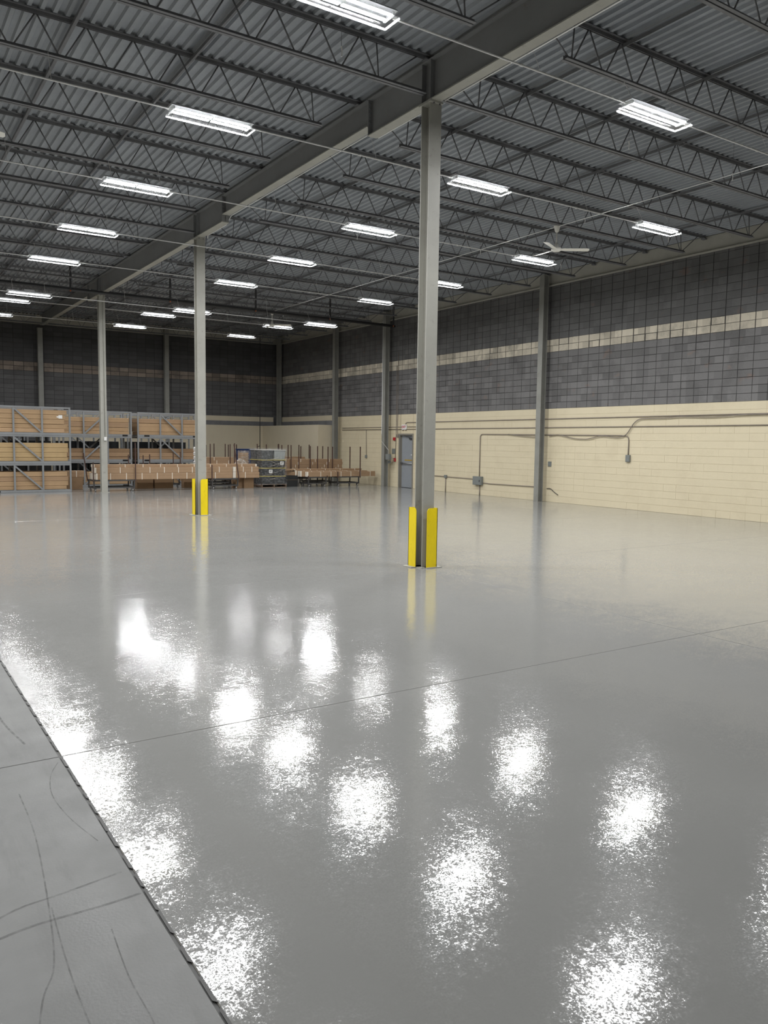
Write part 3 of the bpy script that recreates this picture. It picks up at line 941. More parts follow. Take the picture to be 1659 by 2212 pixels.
for y in (DY0 + .09, DY1 - .13): b.bev(XW + .02, XW + .096, y - .035, y + .035, .95, 1.02, .008)
dloc(b).obj('bar_bracket', M['pipe'], leaf)
b = MB(); b.box(XW + .091, XW + .095, DY0 + .07, DY1 - .28, 1.09, 1.135); dloc(b).obj('ochre_strip', M['ochre'], leaf)
b = MB(); b.box(XW + .0915, XW + .095, DY0 + .20, DY0 + .29, 1.31, 1.345); dloc(b).obj('white_sticker', M['white'], leaf)
b = MB(); b.bev(XW + .03, XW + .09, DY0 + .09, DY0 + .36, 1.94, 2.0, .008); b.bar((XW + .05, DY0 + .3, 2.01), (XW + .0, DY0 + .62, 2.09), .03, .012); dloc(b).obj('door_closer', M['pipe'], leaf)
b = MB(); b.box(XW + .26, XW + .3, DY0, DY1, -.05, DZ + .05); dloc(b).obj('backing', M['black'], door)

r = thing('exit_sign', 'white exit sign with red letters above the grey door', 'sign', (XW - .002, 26.47, 2.43))
b = MB(); b.bev(-.055, -.002, -.16, .16, -.10, .10, .008); b.obj('housing', M['white'], r)
def text_part(txt, size, mat, parent, loc, rot, name='lettering'):
    cu = bpy.data.curves.new(name, 'FONT'); cu.body = txt; cu.size = size; cu.align_x = 'CENTER'; cu.align_y = 'CENTER'; cu.extrude = .001; cu.offset = .004
    o = bpy.data.objects.new(name, cu); COL.objects.link(o)
    cu.materials.append(mat)
    bpy.context.view_layer.update()
    me = bpy.data.meshes.new_from_object(o.evaluated_get(bpy.context.evaluated_depsgraph_get()))
    bpy.data.objects.remove(o); bpy.data.curves.remove(cu)
    return_o = link(name, me, parent, loc); return_o.rotation_euler = rot
    return return_o
text_part('EXIT', .135, M['red'], r, (-.0565, 0, 0), (math.pi / 2, 0, -math.pi / 2))
b = MB()
for s in (-1, 1): b.lathe([(.028, 0), (.03, -.02), (.02, -.04)], (-.03, s * .10, -.10), 8)
b.obj('emergency_lamp', M['conduit_wall'], r, True)

def wallbox(name, lab, cat, y0, y1, z0, z1, d, mat, group=None, x=XW):
    r = thing(name, lab, cat, (x, (y0 + y1) / 2, (z0 + z1) / 2), group=group)
    hy, hz = (y1 - y0) / 2, (z1 - z0) / 2
    b = MB(); b.bev(-d, -.001, -hy, hy, -hz, hz, min(.008, hy * .2)); b.obj('enclosure', mat, r)
    b = MB(); b.box(-d - .004, -d, -hy * .86, hy * .86, -hz * .88, hz * .88); b.obj('cover_plate', mat, r)
    return r
wallbox('alarm_strobe', 'red fire alarm strobe on the wall left of the door top', 'alarm', 27.09, 27.24, 1.89, 2.02, .06, M['red'])
r = wallbox('pull_station', 'red fire alarm pull station below the strobe, left of the door', 'alarm', 27.07, 27.20, 1.04, 1.17, .05, M['red'])
b = MB(); b.box(-.062, -.054, -.035, .035, -.015, .005); b.obj('pull_handle', M['white'], r)
wallbox('blank_plate', 'small flat grey panel on the wall between the column and the door', 'panel', 27.14, 27.36, 1.35, 1.56, .02, M['box_grey'])
wallbox('junction_box', 'little dark junction box beside the top left corner of the door', 'box', 26.90, 26.99, 2.02, 2.14, .05, M['conduit_wall'])
wallbox('switch_box', 'low grey switch box under the enclosure on the column by the door', 'box', 27.27, 27.42, .96, 1.07, .07, M['box_grey'], x=18.2)
wallbox('disconnect_box', 'tall grey enclosure on the wall column just left of the door', 'box', 27.02, 27.26, 1.11, 1.34, .14, M['box_grey'], x=18.05)
b = MB(); b.tube([(17.93, 27.58, 7.0), (17.925, 27.58, 2.2), (17.925, 27.56, 1.85), (17.98, 27.14, 1.5), (17.98, 27.12, 1.34)], .012, 6)
tag(b.obj('wall_cable', M['conduit'], smooth=True), 'pale conduit down the wall column into the grey enclosure by the door', 'conduit')
r = wallbox('electrical_box', 'grey electrical box low on the cream wall with conduits on both sides', 'box', 21.58, 22.02, .36, .66, .13, M['box_grey'])
b = MB(); b.box(-.15, -.13, -.17, -.15, -.03, .03); b.obj('switch_handle', M['pipe'], r)
wallbox('wall_switch_box', 'grey switch box hanging from two conduits on the right part of the cream wall', 'box', 15.19, 15.34, 1.35, 1.55, .06, M['box_grey'])
wallbox('outlet_cover', 'small grey outlet cover on the cream wall just right of the near wall column', 'box', 18.29, 18.44, 1.12, 1.28, .02, M['box_grey'])
wallbox('outlet_box', 'tiny outlet box at the end of a drop conduit left of the door', 'box', 29.28, 29.40, 1.13, 1.26, .05, M['box_grey'])
wallbox('junction_box', 'little junction box on the low conduit left of the grey electrical box', 'box', 23.64, 23.78, .52, .63, .06, M['box_grey'])

def wtube(lab, pts, r_=.013, mat=M['conduit_wall'], off=.022, group='wall conduits', name='wall_conduit'):
    b = MB()
    q = []
    for i, p in enumerate(pts):          # rounded corners
        p = Vector((XW - off - (p[2] if len(p) > 2 else 0), p[0], p[1]))
        if 0 < i < len(pts) - 1:
            a = Vector((XW - off, pts[i - 1][0], pts[i - 1][1])); c = Vector((XW - off, pts[i + 1][0], pts[i + 1][1]))
            ra = min(.13, (a - p).length * .4); rc = min(.13, (c - p).length * .4)
            s, e = p + (a - p).normalized() * ra, p + (c - p).normalized() * rc
            for t in (0, .25, .5, .75, 1):
                q.append(s * (1 - t) ** 2 + p * 2 * t * (1 - t) + e * t * t)
        else: q.append(p)
    b.tube(q, r_, 6)
    return tag(b.obj(name, mat, smooth=True), lab, 'conduit', group)
wtube('upper long conduit along the cream wall, ending above the exit sign', [(10, 2.63), (26.36, 2.61), (26.40, 2.54)], .015)
wtube('second long conduit below the upper one, running the length of the cream wall', [(10, 2.355), (31.4, 2.34)], .014)
wtube('short conduit from the exit sign leftwards to the slim wall column', [(26.65, 2.44), (31.4, 2.43)], .012)
wtube('short conduit leaving the right side of the exit sign', [(24.95, 2.435), (26.28, 2.44)], .012)
wtube('conduit rising from the grey electrical box and bending right along the wall', [(21.78, .66), (21.78, 2.14), (15.45, 2.10), (15.27, 2.06), (15.27, 1.55)], .016)
wtube('low conduit joining the grey electrical box and the junction box to its left', [(22.02, .555), (24.6, .575)], .013)
wtube('low conduit from the grey electrical box right to the near wall column', [(18.7, .45), (21.2, .43), (21.4, .44), (21.58, .44)], .013)
wtube('short pipe from the grey electrical box down to the floor', [(21.75, .36), (21.75, .0)], .017)
wtube('short pipe from the low junction box down to the floor', [(23.72, .53), (23.72, .0)], .017)
wtube('drop conduit down the cream wall to the tiny outlet box left of the door', [(29.36, 2.34), (29.36, 2.2), (29.33, 1.25)], .012)
wtube('conduit down the grey wall to the red strobe and pull station', [(27.06, 4.9), (27.06, 2.4), (27.10, 1.17)], .012)
wtube('conduit down the grey wall to the junction box beside the door', [(26.97, 5.4), (26.97, 2.3), (26.945, 2.14)], .013)
wtube('loose cable drooping along the conduit right of the near wall column',
      [(18.4, 2.09), (18.0, 2.13), (17.3, 2.00), (16.8, 1.99), (16.3, 2.09), (16.0, 2.07), (15.7, 2.04), (15.5, 2.06), (15.33, 2.13), (15.1, 2.45), (14.9, 2.57), (14.0, 2.57), (13.6, 2.60), (12.6, 2.57), (11.8, 2.61), (10.5, 2.62)], .013, off=.045, name='wall_cable')
wtube('loose cable drooping along the conduit left of the near wall column',
      [(20.3, 2.14), (19.9, 2.10), (19.3, 2.06), (18.75, 2.05)], .013, off=.045, name='wall_cable')
wtube('short black cable end sticking out low beside the near wall column', [(18.45, .42), (18.28, .43), (18.12, .32), (17.95, .24)], .010, M['pipe'], name='wall_cable')
# pull chain and hook hanging in the far corner
b = MB(); b.tube([(16.75, 36.9, 6.9), (16.75, 36.9, 1.25)], .02, 6); b.tube([(16.75, 36.9, 1.55), (16.62, 36.9, 1.5), (16.62, 36.9, 1.38), (16.75, 36.9, 1.3)], .018, 6)
tag(b.obj('hanging_chain', M['pipe'], smooth=True), 'dark chain with a hook hanging in front of the cream corner lining', 'chain')

# ================================================================== RACKS AND BOXES
H_T = 0.945           # tier height
def make_rack(length, nup, diag, lab, pockets=(.26, 2.2)):
    """stackable steel cradle: rails, uprights, braces; origin front left bottom, depth along +Y"""
    r = thing('stacking_rack', lab, 'rack', (0, 0, 0), group='steel stacking racks')
    D, t = 1.10, 0.055
    for yy in (0, D - t):
        b = MB(); b.bev(0, length, yy, yy + t, .0, .085, .004); b.obj('bottom_rail', M['rack'], r)
        b = MB(); b.bev(0, length, yy, yy + t, H_T - .055, H_T - .004, .004); b.obj('top_rail', M['rack'], r)
        for i in range(nup):
            x = i * (length - t) / (nup - 1)
            b = MB(); b.box(x, x + t, yy + .002, yy + t - .002, .085, H_T - .055); b.obj('upright', M['rack'], r)
        for (i, s) in diag:
            x0 = i * (length - t) / (nup - 1) + t; x1 = (i + 1) * (length - t) / (nup - 1)
            p, q = ((x0, yy + t / 2, H_T - .085), (x1, yy + t / 2, .10)) if s > 0 else ((x0, yy + t / 2, .10), (x1, yy + t / 2, H_T - .085))
            b = MB(); b.bar(p, q, .042, .05); b.obj('brace', M['rack'], r)
    for i in range(nup):
        x = i * (length - t) / (nup - 1)
        b = MB(); b.box(x, x + t, t, D - t, .0, .05); b.obj('cross_rail', M['rack'], r)
    for x in pockets:
        b = MB(); b.box(x, x + .2, -.002, .03, .012, .073); b.obj('fork_pocket', M['black'], r)
    return r
TIER = ['bottom', 'middle', 'top']
rackA = make_rack(2.66, 4, [(1, 1)], 'x', (.26,))       # front stack, brace falling to the right
rackB = make_rack(2.66, 4, [(1, -1)], 'x', (2.30,)); rackC = make_rack(2.66, 4, [(1, 1)], 'x')
RX = dict()
spots = [(rackA, 3.33, 28.42, 'front stack at the left edge of the picture'),
         (rackB, 6.10, 31.00, 'stack behind the third column'),
         (rackC, 8.97, 31.00, 'stack between the third and second columns'),
         (rackC, 3.30, 31.00, 'stack hidden behind the front stack'),
         (rackB, 3.60, 33.60, 'rear empty stack furthest left'),
         (rackC, 6.45, 33.60, 'rear empty stack in the middle'),
         (rackB, 9.30, 33.60, 'rear empty stack furthest right')]
used = set()
for p, x, y, wv in spots:
    for t in range(3):
        lab = 'grey cradle rack, %s tier, %s' % (TIER[t], wv)
        if p.name in used:
            q = dup(p, (x, y, t * H_T), lab)
        else:
            snap(p); p.location = (x, y, t * H_T); p['label'] = lab; used.add(p.name)

def carton(name, x0, x1, y0, y1, z0, z1, mat, lab, straps=(), ends=(), group=None, endw=.05, rz=0.0):
    cx, cy = (x0 + x1) / 2, (y0 + y1) / 2
    r = thing(name, lab, 'box', (cx, cy, z0), rz, group=group)
    hx, hy, h = (x1 - x0) / 2, (y1 - y0) / 2, z1 - z0
    b = MB(); b.bev(-hx, hx, -hy, hy, 0, h, .006); b.obj('carton', mat, r)
    # overlapping lid lip along the top
    b = MB(); b.box(-hx, hx, -hy - .003, -hy + .001, h * .60, h * .615); b.obj('seam', CARD_DARK, r)
    if straps:
        for s in straps:
            x = s - cx
            b = MB(); b.box(x - .011, x + .011, -hy - .004, hy + .004, -.0015, 0); b.box(x - .011, x + .011, -hy - .004, hy + .004, h, h + .003)
            b.box(x - .011, x + .011, -hy - .004, -hy, 0, h); b.box(x - .011, x + .011, hy, hy + .004, 0, h)
            b.obj('strap', M['strap'], r)
    for s in ends:
        b = MB(); b.bev(*sorted((s * (hx - endw), s * (hx + .004))), -hy - .004, hy + .004, .004, h - .002, .003); b.obj('end_cap', M['strap'], r)
    return r
rnd = random.Random(5)
G1 = 'cartons in the steel racks'
# front stack
z0 = 0.0
lay = {0: [.09, .215, .37, .525, .685], 1: [1.035, 1.16, 1.325, 1.483, 1.64], 2: [1.98, 2.12, 2.265, 2.425, 2.58, 2.735]}
endx = {0: [5.84, 5.90, 5.91, 5.87], 1: [5.90, 5.87, 5.91, 5.91], 2: [5.80, 5.92, 5.80, 5.83, 5.88]}
cm = {0: [0, 0, 2, 0], 1: [1, 1, 1, 1], 2: [3, 0, 0, 0, 0]}
for t in range(3):
    n = len(lay[t]) - 1
    for i in range(n):
        lab = 'long brown carton, %s layer up in the %s tier of the front rack stack' % (ORD[i], TIER[t])
        if t == 2 and i == n - 1: lab = 'topmost long carton of the front rack stack, pale top edge'
        o = carton('long_carton', 3.40 + rnd.uniform(0, .05), endx[t][i], 28.49 + rnd.uniform(0, .03), 29.45, lay[t][i], lay[t][i + 1] - .007, CARD[cm[t][i]], lab, group=G1)
        if t == 2 and i == 3:
            b = MB(); hx = (endx[t][i] - 3.42) / 2
            b.box(hx - .22, hx - .10, -.49, -.478, .03, .14); b.box(hx - .28, hx - .22, -.49, -.478, .06, .10); b.obj('white_label', M['white'], o)
# racks behind
def rack_load(x0, x1, y, zs_, t, wv, mats, yd=.93):
    for i in range(len(zs_) - 1):
        lab = 'brown carton, %s up, %s tier, %s' % (ORD[i], TIER[t], wv)
        carton('long_carton', x0 + rnd.uniform(0, .03), x1 - rnd.uniform(0, .03), y + .07 + rnd.uniform(0, .035), y + .08 + yd, zs_[i], zs_[i + 1] - .007, mats[i % len(mats)], lab, group=G1)
A_ = [CARD[0], CARD[0], CARD[2]]
rack_load(6.17, 8.69, 31.0, [1.975, 2.10, 2.235, 2.43, 2.60], 2, 'stack behind the third column', A_)
rack_load(6.17, 8.69, 31.0, [1.03, 1.14, 1.295, 1.44], 1, 'stack behind the third column', [CARD[2], CARD[2], CARD_DARK])
rack_load(6.17, 8.69, 31.0, [.09, .25, .41, .57], 0, 'stack behind the third column', [CARD[0]])
rack_load(9.04, 11.56, 31.0, [1.975, 2.10, 2.425, 2.60], 2, 'stack between the third and second columns', A_)
rack_load(9.04, 11.56, 31.0, [1.03, 1.13, 1.295, 1.45], 1, 'stack between the third and second columns', [CARD[2], CARD[2], CARD_DARK])
rack_load(9.04, 11.56, 31.0, [.09, .25, .41, .57], 0, 'stack between the third and second columns', [CARD[0]])
rack_load(3.37, 5.89, 31.0, [1.975, 2.15, 2.35], 2, 'stack hidden behind the front stack', A_)
0 and rack_load(3.37, 5.89, 31.0, [1.03, 1.2, 1.42], 1, 'stack hidden behind the front stack', A_)

def void_filler(x0, x1, y, z0, z1, lab):  # black boxes added to darken the gaps between the rack tiers
    r = thing('black_filler', lab, 'filler', ((x0 + x1) / 2, y, z0), group='added black fillers in the rear racks')
    hx = (x1 - x0) / 2
    b = MB(); b.bev(-hx, hx, 0, .8, 0, z1 - z0 - .02, .01); b.obj('body', M['tub'], r)
    b = MB(); b.bev(-hx - .005, hx + .005, -.005, .805, z1 - z0 - .02, z1 - z0, .006); b.obj('lid', M['tub'], r)
for x0, wv in ((3.70, 'left'), (6.55, 'middle'), (9.40, 'right')):
    for t, z1 in ((0, .86), (1, 1.69)):
        for h in (0, 1):
            void_filler(x0 + h * 1.24, x0 + 1.20 + h * 1.24, 33.75, t * H_T + .09, z1, '%s added black crate, %s tier, rear %s rack stack' % (['left', 'right'][h], TIER[t], wv))
for t, z1 in ((0, .86), (1, 1.69)):
    void_filler(3.42, 5.86, 31.1, t * H_T + .09, z1, 'long added black crate, %s tier, stack hidden behind the front stack' % TIER[t])

# ---- carts with stakes
def make_cart(w_, d, lab, st=(1.66, 1.60, 1.64, 1.62), lean=None):
    r = thing('stake_cart', lab, 'cart', (0, 0, 0), group='steel stake carts')
    hx, hy, t = w_ / 2, d / 2, .045
    for z in (.375, .135):
        for s in (-1, 1):
            b = MB(); b.box(-hx, hx, s * hy - t / 2, s * hy + t / 2, z - t / 2, z + t / 2); b.obj('side_rail', M['cart'], r)
            b = MB(); b.box(s * hx - t / 2, s * hx + t / 2, -hy + t / 2, hy - t / 2, z - t / 2, z + t / 2); b.obj('end_rail', M['cart'], r)
    i = 0
    for sx in (-1, 1):
        for sy in (-1, 1):
            b = MB(); b.box(sx * hx - .02, sx * hx + .02, sy * hy - .02, sy * hy + .02, .10, .40); b.obj('leg', M['cart'], r)
            ln = (lean or {}).get((sx, sy), 0)
            b = MB(); b.bar((sx * (hx + .03), sy * (hy + .055), .34), (sx * (hx + .03) + ln, sy * (hy + .055), st[i % len(st)]), .032, .032); b.obj('stake', M['stake'], r); i += 1
            b = MB(); b.tube([(sx * (hx - .05) - .02, sy * (hy - .05), .05), (sx * (hx - .05) + .02, sy * (hy - .05), .05)], .049, 12)
            ca = b.obj('caster_wheel', M['caster'], r, True)
            b = MB(); b.box(sx * (hx - .05) - .026, sx * (hx - .05) - .021, sy * (hy - .05) - .03, sy * (hy - .05) + .03, .04, .115); b.box(sx * (hx - .05) + .021, sx * (hx - .05) + .026, sy * (hy - .05) - .03, sy * (hy - .05) + .03, .04, .115)
            b.obj('caster_fork', M['cart'], ca)
    return r
def cart(x, y, w_, d, lab, **k):
    r = make_cart(w_, d, lab, **k); r.location = (x, y, 0); return r
cart(7.32, 28.47, 1.36, .74, 'dark stake cart beside the third column, carrying the left end of strapped cartons', st=(1.0, 1.30, 1.68, 1.25), lean={(-1, 1): -.12})
cart(11.35, 28.47, 1.00, .74, 'dark stake cart just right of the second column, under strapped cartons', st=(.9, 1.2, 1.66, 1.66), lean={(1, -1): -.20})
cart(9.55, 29.9, 1.10, .7, 'dark stake cart behind the strapped cartons, between second and third columns', st=(1.25, 1.2, 1.35, 1.3))
cart(12.0, 30.45, .95, .85, 'dark stake cart behind, its stakes rising right of the second column', st=(1.66, 1.66, 1.69, 1.66))
cart(13.0, 32.6, .95, .80, 'dark stake cart far back, stakes showing above the blue tubs')
cart(14.75, 31.2, .95, .80, 'dark stake cart far back, stakes showing right of the wrapped black tubs', st=(1.66, 1.67, 1.65, 1.68))
cart(16.55, 32.8, 1.0, .9, 'dark stake cart furthest back near the cream corner lining', st=(1.62, 1.66, 1.66, 1.64))
cart(16.80, 28.68, 1.00, .72, 'dark stake cart at the front of the right-hand carton pile, by the wall', st=(.60, 1.60, 1.62, 1.61))
cart(15.35, 28.68, .80, .72, 'dark stake cart under the left end of the right-hand carton pile', st=(.44, 1.3, .44, 1.62))
cart(16.25, 30.05, 1.0, .75, 'dark stake cart second row back in the right-hand carton pile', st=(1.62, 1.6, 1.6, 1.61))
cart(14.35, 30.05, .90, .75, 'dark stake cart second row back behind the wrapped black tubs', st=(1.3, 1.3, 1.65, 1.64))

# ---- strapped long cartons (front pile)
def rng(a, b_, s): 
    out = []; x = a
    while x < b_: out.append(x); x += s
    return out
GS = 'strapped long cartons'
ST = STRAPPED
Bz = .3985
carton('strapped_carton', 6.72, 11.66, 28.13, 28.44, Bz, .622, ST, 'bottom front strapped carton of the long pile left of the second column', rng(7.2, 11.5, .54), (-1,), GS)
carton('strapped_carton', 6.66, 11.66, 28.47, 28.79, Bz, .622, ST, 'bottom rear strapped carton of the long pile left of the second column', rng(7.0, 11.5, .54), (-1,), GS)
carton('strapped_carton', 6.68, 11.66, 28.13, 28.44, .625, .822, ST, 'middle front strapped carton of the long pile left of the second column', rng(7.53, 11.5, .515), (-1,), GS)
carton('strapped_carton', 6.73, 11.66, 28.47, 28.79, .625, .822, ST, 'middle rear strapped carton of the long pile left of the second column', rng(7.3, 11.5, .515), (-1,), GS)
carton('strapped_carton', 6.64, 12.66, 28.20, 28.50, .825, .925, ST, 'thin topmost strapped carton lying along the long front pile', rng(7.1, 12.5, .62), (-1, 1), GS)
carton('strapped_carton', 11.69, 12.76, 28.16, 28.50, Bz, .622, ST, 'lower short strapped carton with white end left of the black tubs', [12.18], (-1,), GS, .11)
carton('strapped_carton', 11.69, 12.73, 28.16, 28.50, .625, .822, ST, 'upper short strapped carton with white end left of the black tubs', [12.1, 12.45], (-1,), GS, .11)
carton('plain_carton', 12.22, 12.62, 28.36, 28.7, .0, Bz - .003, CARD_DARK, 'upright brown carton on the floor under the short strapped cartons')
carton('plain_carton', 11.95, 12.28, 28.55, 28.95, .0, Bz - .003, CARD[2], 'brown carton further back under the short strapped cartons')
carton('strapped_carton', 5.99, 6.66, 29.6, 29.9, .44, .66, ST, 'strapped carton end showing between the front rack and the third column', [6.4], (), GS)
carton('plain_carton', 5.99, 6.60, 29.55, 30.0, .0, .437, CARD_DARK, 'dark brown carton on the floor right of the front rack')
for i, (x0, x1) in enumerate(((8.35, 9.0), (9.0, 9.75), (10.1, 10.8))):
    carton('plain_carton', x0 + .06, x1, 29.2, 29.5, .0, .37, CARD_DARK, '%s dark carton on the floor in the shade beneath the long strapped pile' % ['left', 'middle', 'right'][i])
# cartons on the cart behind the second column
carton('strapped_carton', 11.32, 13.0, 30.3, 30.9, .40, .62, ST, 'lowest strapped carton on the cart right of the second column', [11.6, 12.1, 12.6], (-1,), GS)
carton('strapped_carton', 11.38, 13.0, 30.3, 30.9, .622, .86, ST, 'middle strapped carton on the cart right of the second column', [11.7, 12.2, 12.7], (-1,), GS)
carton('strapped_carton', 11.40, 13.0, 30.32, 30.9, .862, 1.0, ST, 'upper strapped carton on the cart right of the second column', [11.9, 12.4], (-1,), GS)
carton('strapped_carton', 11.42, 12.62, 30.34, 30.9, 1.002, 1.13, ST, 'topmost strapped carton behind the second column, right of its shaft', [11.8], (-1,), GS)
# stack of white wrapped bundles beside the second column
for i in range(4):
    r = thing('white_bundle', 'white wrapped bundle, %s up in the small stack at the edge of the second column' % ORD[i], 'bundle', (10.9, 29.6, .86 + i * .17), group='white bundles')
    b = MB(); b.bev(-.16, .16, -.2, .2, 0, .165, .03); b.obj('wrapping', M['white'], r)
    b = MB(); b.box(-.163, .163, -.203, .203, .075, .087); b.obj('band', M['box_grey'], r)
carton('plain_carton', 10.7, 11.1, 29.35, 29.85, 0.40, .858, CARD[2], 'brown carton under the stack of white bundles')
carton('plain_carton', 10.7, 11.1, 29.35, 29.85, 0, .397, CARD[2], 'lowest brown carton under the stack of white bundles')

# ---- right-hand pile
carton('strapped_carton', 14.89, 18.10, 28.30, 28.48, .3985, .60, ST, 'front strapped carton of the right-hand pile, reaching almost to the wall column', rng(15.5, 18.0, .47), (-1,), 'right-hand strapped cartons')
carton('strapped_carton', 14.70, 17.85, 28.52, 28.76, .3985, .625, ST, 'second strapped carton of the right-hand pile, white end sticking out left', rng(15.2, 17.8, .55), (-1,), 'right-hand strapped cartons')
carton('strapped_carton', 14.62, 17.6, 28.80, 29.06, .3985, .64, ST, 'third strapped carton of the right-hand pile', rng(15.0, 17.5, .6), (-1,), 'right-hand strapped cartons')
carton('strapped_carton', 14.1, 17.75, 28.82, 29.06, .643, .70, ST, 'thin strapped carton lying on top of the third carton of the right-hand pile', rng(14.6, 17.7, .7), (-1,), 'right-hand strapped cartons')
for i, (z0, z1) in enumerate(((.3985, .56), (.562, .72), (.722, .835), (.837, .95), (.952, 1.07))):
    carton('strapped_carton', 13.7 + .03 * i, 17.35 + .02 * (i % 2), 29.78, 30.05, z0, z1, ST, '%s carton up in the tall stack at the back of the right-hand pile' % ORD[i], rng(14.2 + .12 * i, 17.2, .68), (), 'right-hand strapped cartons')
    carton('strapped_carton', 13.6, 17.25 - .03 * i, 30.08, 30.35, z0, z1, ST, '%s carton up in the rear stack behind the tall right-hand stack' % ORD[i], rng(14.0, 17.1, .68), (), 'right-hand strapped cartons')
carton('strapped_carton', 14.0, 16.2, 31.0, 31.4, .3985, .75, CARD[2], 'lower far carton on the cart right of the wrapped tubs', [14.5, 15.0, 15.5], (), 'right-hand strapped cartons')
carton('strapped_carton', 14.0, 16.2, 31.0, 31.4, .752, 1.14, CARD[2], 'upper far carton on the cart right of the wrapped tubs', [14.5, 15.0, 15.5], (), 'right-hand strapped cartons')
for i in range(3):
    carton('flat_carton', 14.02, 14.85, 28.90, 29.02, .44 + i * .05, .487 + i * .05, STRAPPED, '%s flat carton of the three lying skewed beside the wrapped black tubs' % ['lowest', 'middle', 'top'][i], (), (), 'skewed flat cartons', rz=math.radians(-24 + 2 * i))
carton('plain_carton', 14.2, 14.7, 28.75, 29.15, 0, .437, M['tub'], 'black crate added for the dark void under the skewed flat cartons')  # added black block in place of a dark void

# ---- pallets and tubs
def make_pallet(x0, x1, y0, y1, lab):
    r = thing('pallet', lab, 'pallet', ((x0 + x1) / 2, (y0 + y1) / 2, 0))
    hx, hy = (x1 - x0) / 2, (y1 - y0) / 2
    for i in range(6):
        y = -hy + i * (2 * hy - .12) / 5
        b = MB(); b.box(-hx, hx, y, y + .12, .105, .125); b.obj('deck_board', M['wood'], r)
    for s in (-1, 0, 1):
        b = MB(); b.box(s * (hx - .02) - .02, s * (hx - .02) + .02, -hy, hy, .018, .105); b.obj('stringer', M['wood'], r)
    for s in (-1, 0, 1):
        y = s * (hy - .06)
        b = MB(); b.box(-hx, hx, y - .05, y + .05, 0, .018); b.obj('bottom_board', M['wood'], r)
    return r
make_pallet(13.0, 14.06, 28.46, 29.62, 'dark wooden pallet carrying the wrapped stack of black tubs')
def make_tub(x0, x1, y0, y1, z0, z1, body, lidm, lab, label=False, group='wrapped storage tubs'):
    cx, cy = (x0 + x1) / 2, (y0 + y1) / 2
    r = thing('storage_tub', lab, 'tub', (cx, cy, z0), group=group)
    hx, hy, h = (x1 - x0) / 2, (y1 - y0) / 2, z1 - z0 - .035
    b = MB()                                   # tapered body with a rim
    t = .05
    def ring(s, z): return [(-hx + s, -hy + s, z), (hx - s, -hy + s, z), (hx - s, hy - s, z), (-hx + s, hy - s, z)]
    vs = ring(t, 0) + ring(.022, h) + ring(.004, h) + ring(.004, h + .012)
    fs = [(3, 2, 1, 0)] + [(4 * a + i, 4 * a + (i + 1) % 4, 4 * a + 4 + (i + 1) % 4, 4 * a + 4 + i) for a in range(3) for i in range(4)] + [(12, 13, 14, 15)]
    b._add(vs, fs)
    for k in (-.5, 0, .5):                     # ribs
        b.box(k * hx - .012, k * hx + .012, -hy + .022, -hy + .05, .05, h - .03)
    b.obj('body', body, r)
    b = MB(); b.bev(-hx, hx, -hy, hy, h + .012, h + .036, .008); b.obj('lid', lidm, r)
    if label:
        b = MB(); b.box(label - .075, label + .075, -hy + .014, -hy + .019, h * .42, h * .88); lb = b.obj('label_card', M['white'], r)
        b = MB(); b.box(label - .05, label + .03, -hy + .0125, -hy + .0145, h * .58, h * .64); b.box(label - .05, label + .05, -hy + .0125, -hy + .0145, h * .70, h * .76); b.obj('label_print', M['tub'], lb)
    return r
zs = [.127, .442, .757, 1.075, 1.46]
LV = ['bottom', 'second', 'third', 'top']
for k in range(4):
    for ix in range(2):
        for iy in range(2):
            x0 = 12.99 + ix * .53 if k else 12.995 + ix * .53
            y0 = 28.48 + iy * .56
            body = M['tub'] if k < 3 else (M['tub_grey'] if ix else M['tub_mid'])
            lidm = M['lid'] if k < 3 else M['lid_grey']
            lab = '%s %s tub with %s lid, %s of the %s layer on the wrapped pallet' % (
                'front' if iy == 0 else 'rear', 'black' if k < 3 else ('pale grey' if ix else 'charcoal'), 'yellow' if k < 3 else 'grey', 'right' if ix else 'left', LV[k])
            lb = False
            if iy == 0 and k == 2 and ix == 1: lb = .09
            if iy == 0 and k == 1 and ix == 0: lb = .14
            make_tub(x0, x0 + .525, y0, y0 + .555, zs[k], zs[k + 1], body, lidm, lab, lb)
# stretch film wrapped round the stack
b = MB()
n = 48; lev = 18
rr = random.Random(2)
def rect_pt(t, hx, hy):
    p = t * 4
    if p < 1: return (-hx + 2 * hx * p, -hy)
    if p < 2: return (hx, -hy + 2 * hy * (p - 1))
    if p < 3: return (hx - 2 * hx * (p - 2), hy)
    return (-hx, hy - 2 * hy * (p - 3))
vs = []
for l in range(lev + 1):
    z = .10 + (1.42 * l / lev)
    fl = .10 * max(0, 1 - l / 5.0)
    for i in range(n):
        x, y = rect_pt(i / n, .552 + rr.uniform(0, .014), .585 + rr.uniform(0, .014))
        if x < -.3: x -= fl * 1.2
        vs.append((13.52 + x, 29.04 + y, z + rr.uniform(-.01, .01)))
b._add(vs, [(l * n + i, l * n + (i + 1) % n, (l + 1) * n + (i + 1) % n, (l + 1) * n + i) for l in range(lev) for i in range(n)])
o = tag(b.obj('stretch_film', M['film'], smooth=True), 'clear stretch film wound round the stack of black tubs', 'film')
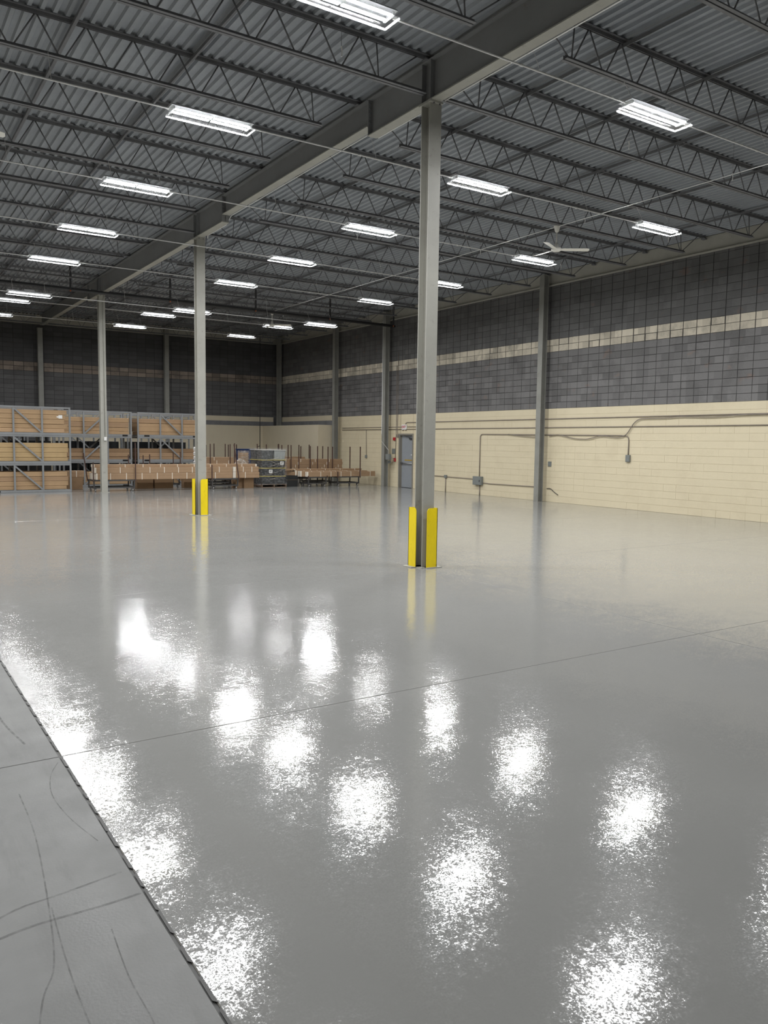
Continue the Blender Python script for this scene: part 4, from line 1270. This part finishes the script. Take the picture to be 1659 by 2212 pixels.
# twisted ropes of film across the front
for i, (p, q) in enumerate((((13.25, .80), (14.02, 1.06)), ((13.05, .46), (14.0, .74)), ((13.1, 1.08), (13.75, 1.17)), ((13.4, 1.02), (14.0, .80)), ((13.2, .30), (14.05, .50)))):
    b = MB(); pts = []
    for s in range(9):
        t = s / 8
        pts.append((p[0] + (q[0] - p[0]) * t, 28.445 - .008 * math.sin(math.pi * t), p[1] + (q[1] - p[1]) * t - .03 * math.sin(math.pi * t)))
    b.tube(pts, [.006 + .006 * abs(math.sin(s * 1.3)) for s in range(9)], 5)
    b.obj('film_rope', M['film_loose'], o, True)

# second pallet behind: blue tubs, loose film, cartons
make_pallet(12.75, 13.85, 30.95, 31.95, 'dark wooden pallet behind, carrying the blue tubs')
zb = [.127, .46, .79, 1.12, 1.46]
for k in range(4):
    make_tub(13.22, 13.84, 31.0, 31.6, zb[k], zb[k + 1], M['blue'], M['blue'], 'dark blue storage tub, %s of the stack behind the wrapped black tubs' % ['lowest', 'second', 'third', 'topmost'][k], group='blue tubs')
def blob(name, lab, c, r_, seed, mat):
    rr = random.Random(seed); b = MB()
    n, m_ = 20, 9; vs = []
    for j in range(m_ + 1):
        ph = (math.pi / 2) * (1 - j / m_)
        for i in range(n):
            th = 2 * math.pi * i / n
            k = 1 + .22 * math.sin(3 * th + seed) * math.cos(ph) + rr.uniform(-.10, .10)
            vs.append((c[0] + r_[0] * math.cos(ph) * math.cos(th) * k, c[1] + r_[1] * math.cos(ph) * math.sin(th) * k, c[2] + r_[2] * (1 - math.cos(ph) ** 2.2 if False else math.sin(ph)) * (1 + rr.uniform(-.08, .08))))
    b._add(vs, [(j * n + i, j * n + (i + 1) % n, (j + 1) * n + (i + 1) % n, (j + 1) * n + i) for j in range(m_) for i in range(n)])
    return tag(b.obj(name, mat, smooth=False), lab, 'film', 'loose wrapping film')
blob('film_bundle', 'crumpled clear film heaped over cartons left of the blue tubs', (12.50, 29.35, .60), (.36, .30, .48), 3, M['film_loose'])
carton('plain_carton', 12.40, 12.85, 29.15, 29.6, .0, .60, CARD[2], 'brown carton buried under the heap of clear film')
carton('plain_carton', 12.92, 13.20, 30.2, 30.6, .0, 1.32, CARD[3], 'tall pale carton wrapped in film beside the blue tubs')
b = MB(); b.bev(12.90, 13.24, 30.17, 30.63, .70, 1.40, .03)
tag(b.obj('film_sleeve', M['film_loose']), 'sleeve of clear film round the tall pale carton beside the blue tubs', 'film', 'loose wrapping film')

print('objects', len(S.objects), 'blocks', count)
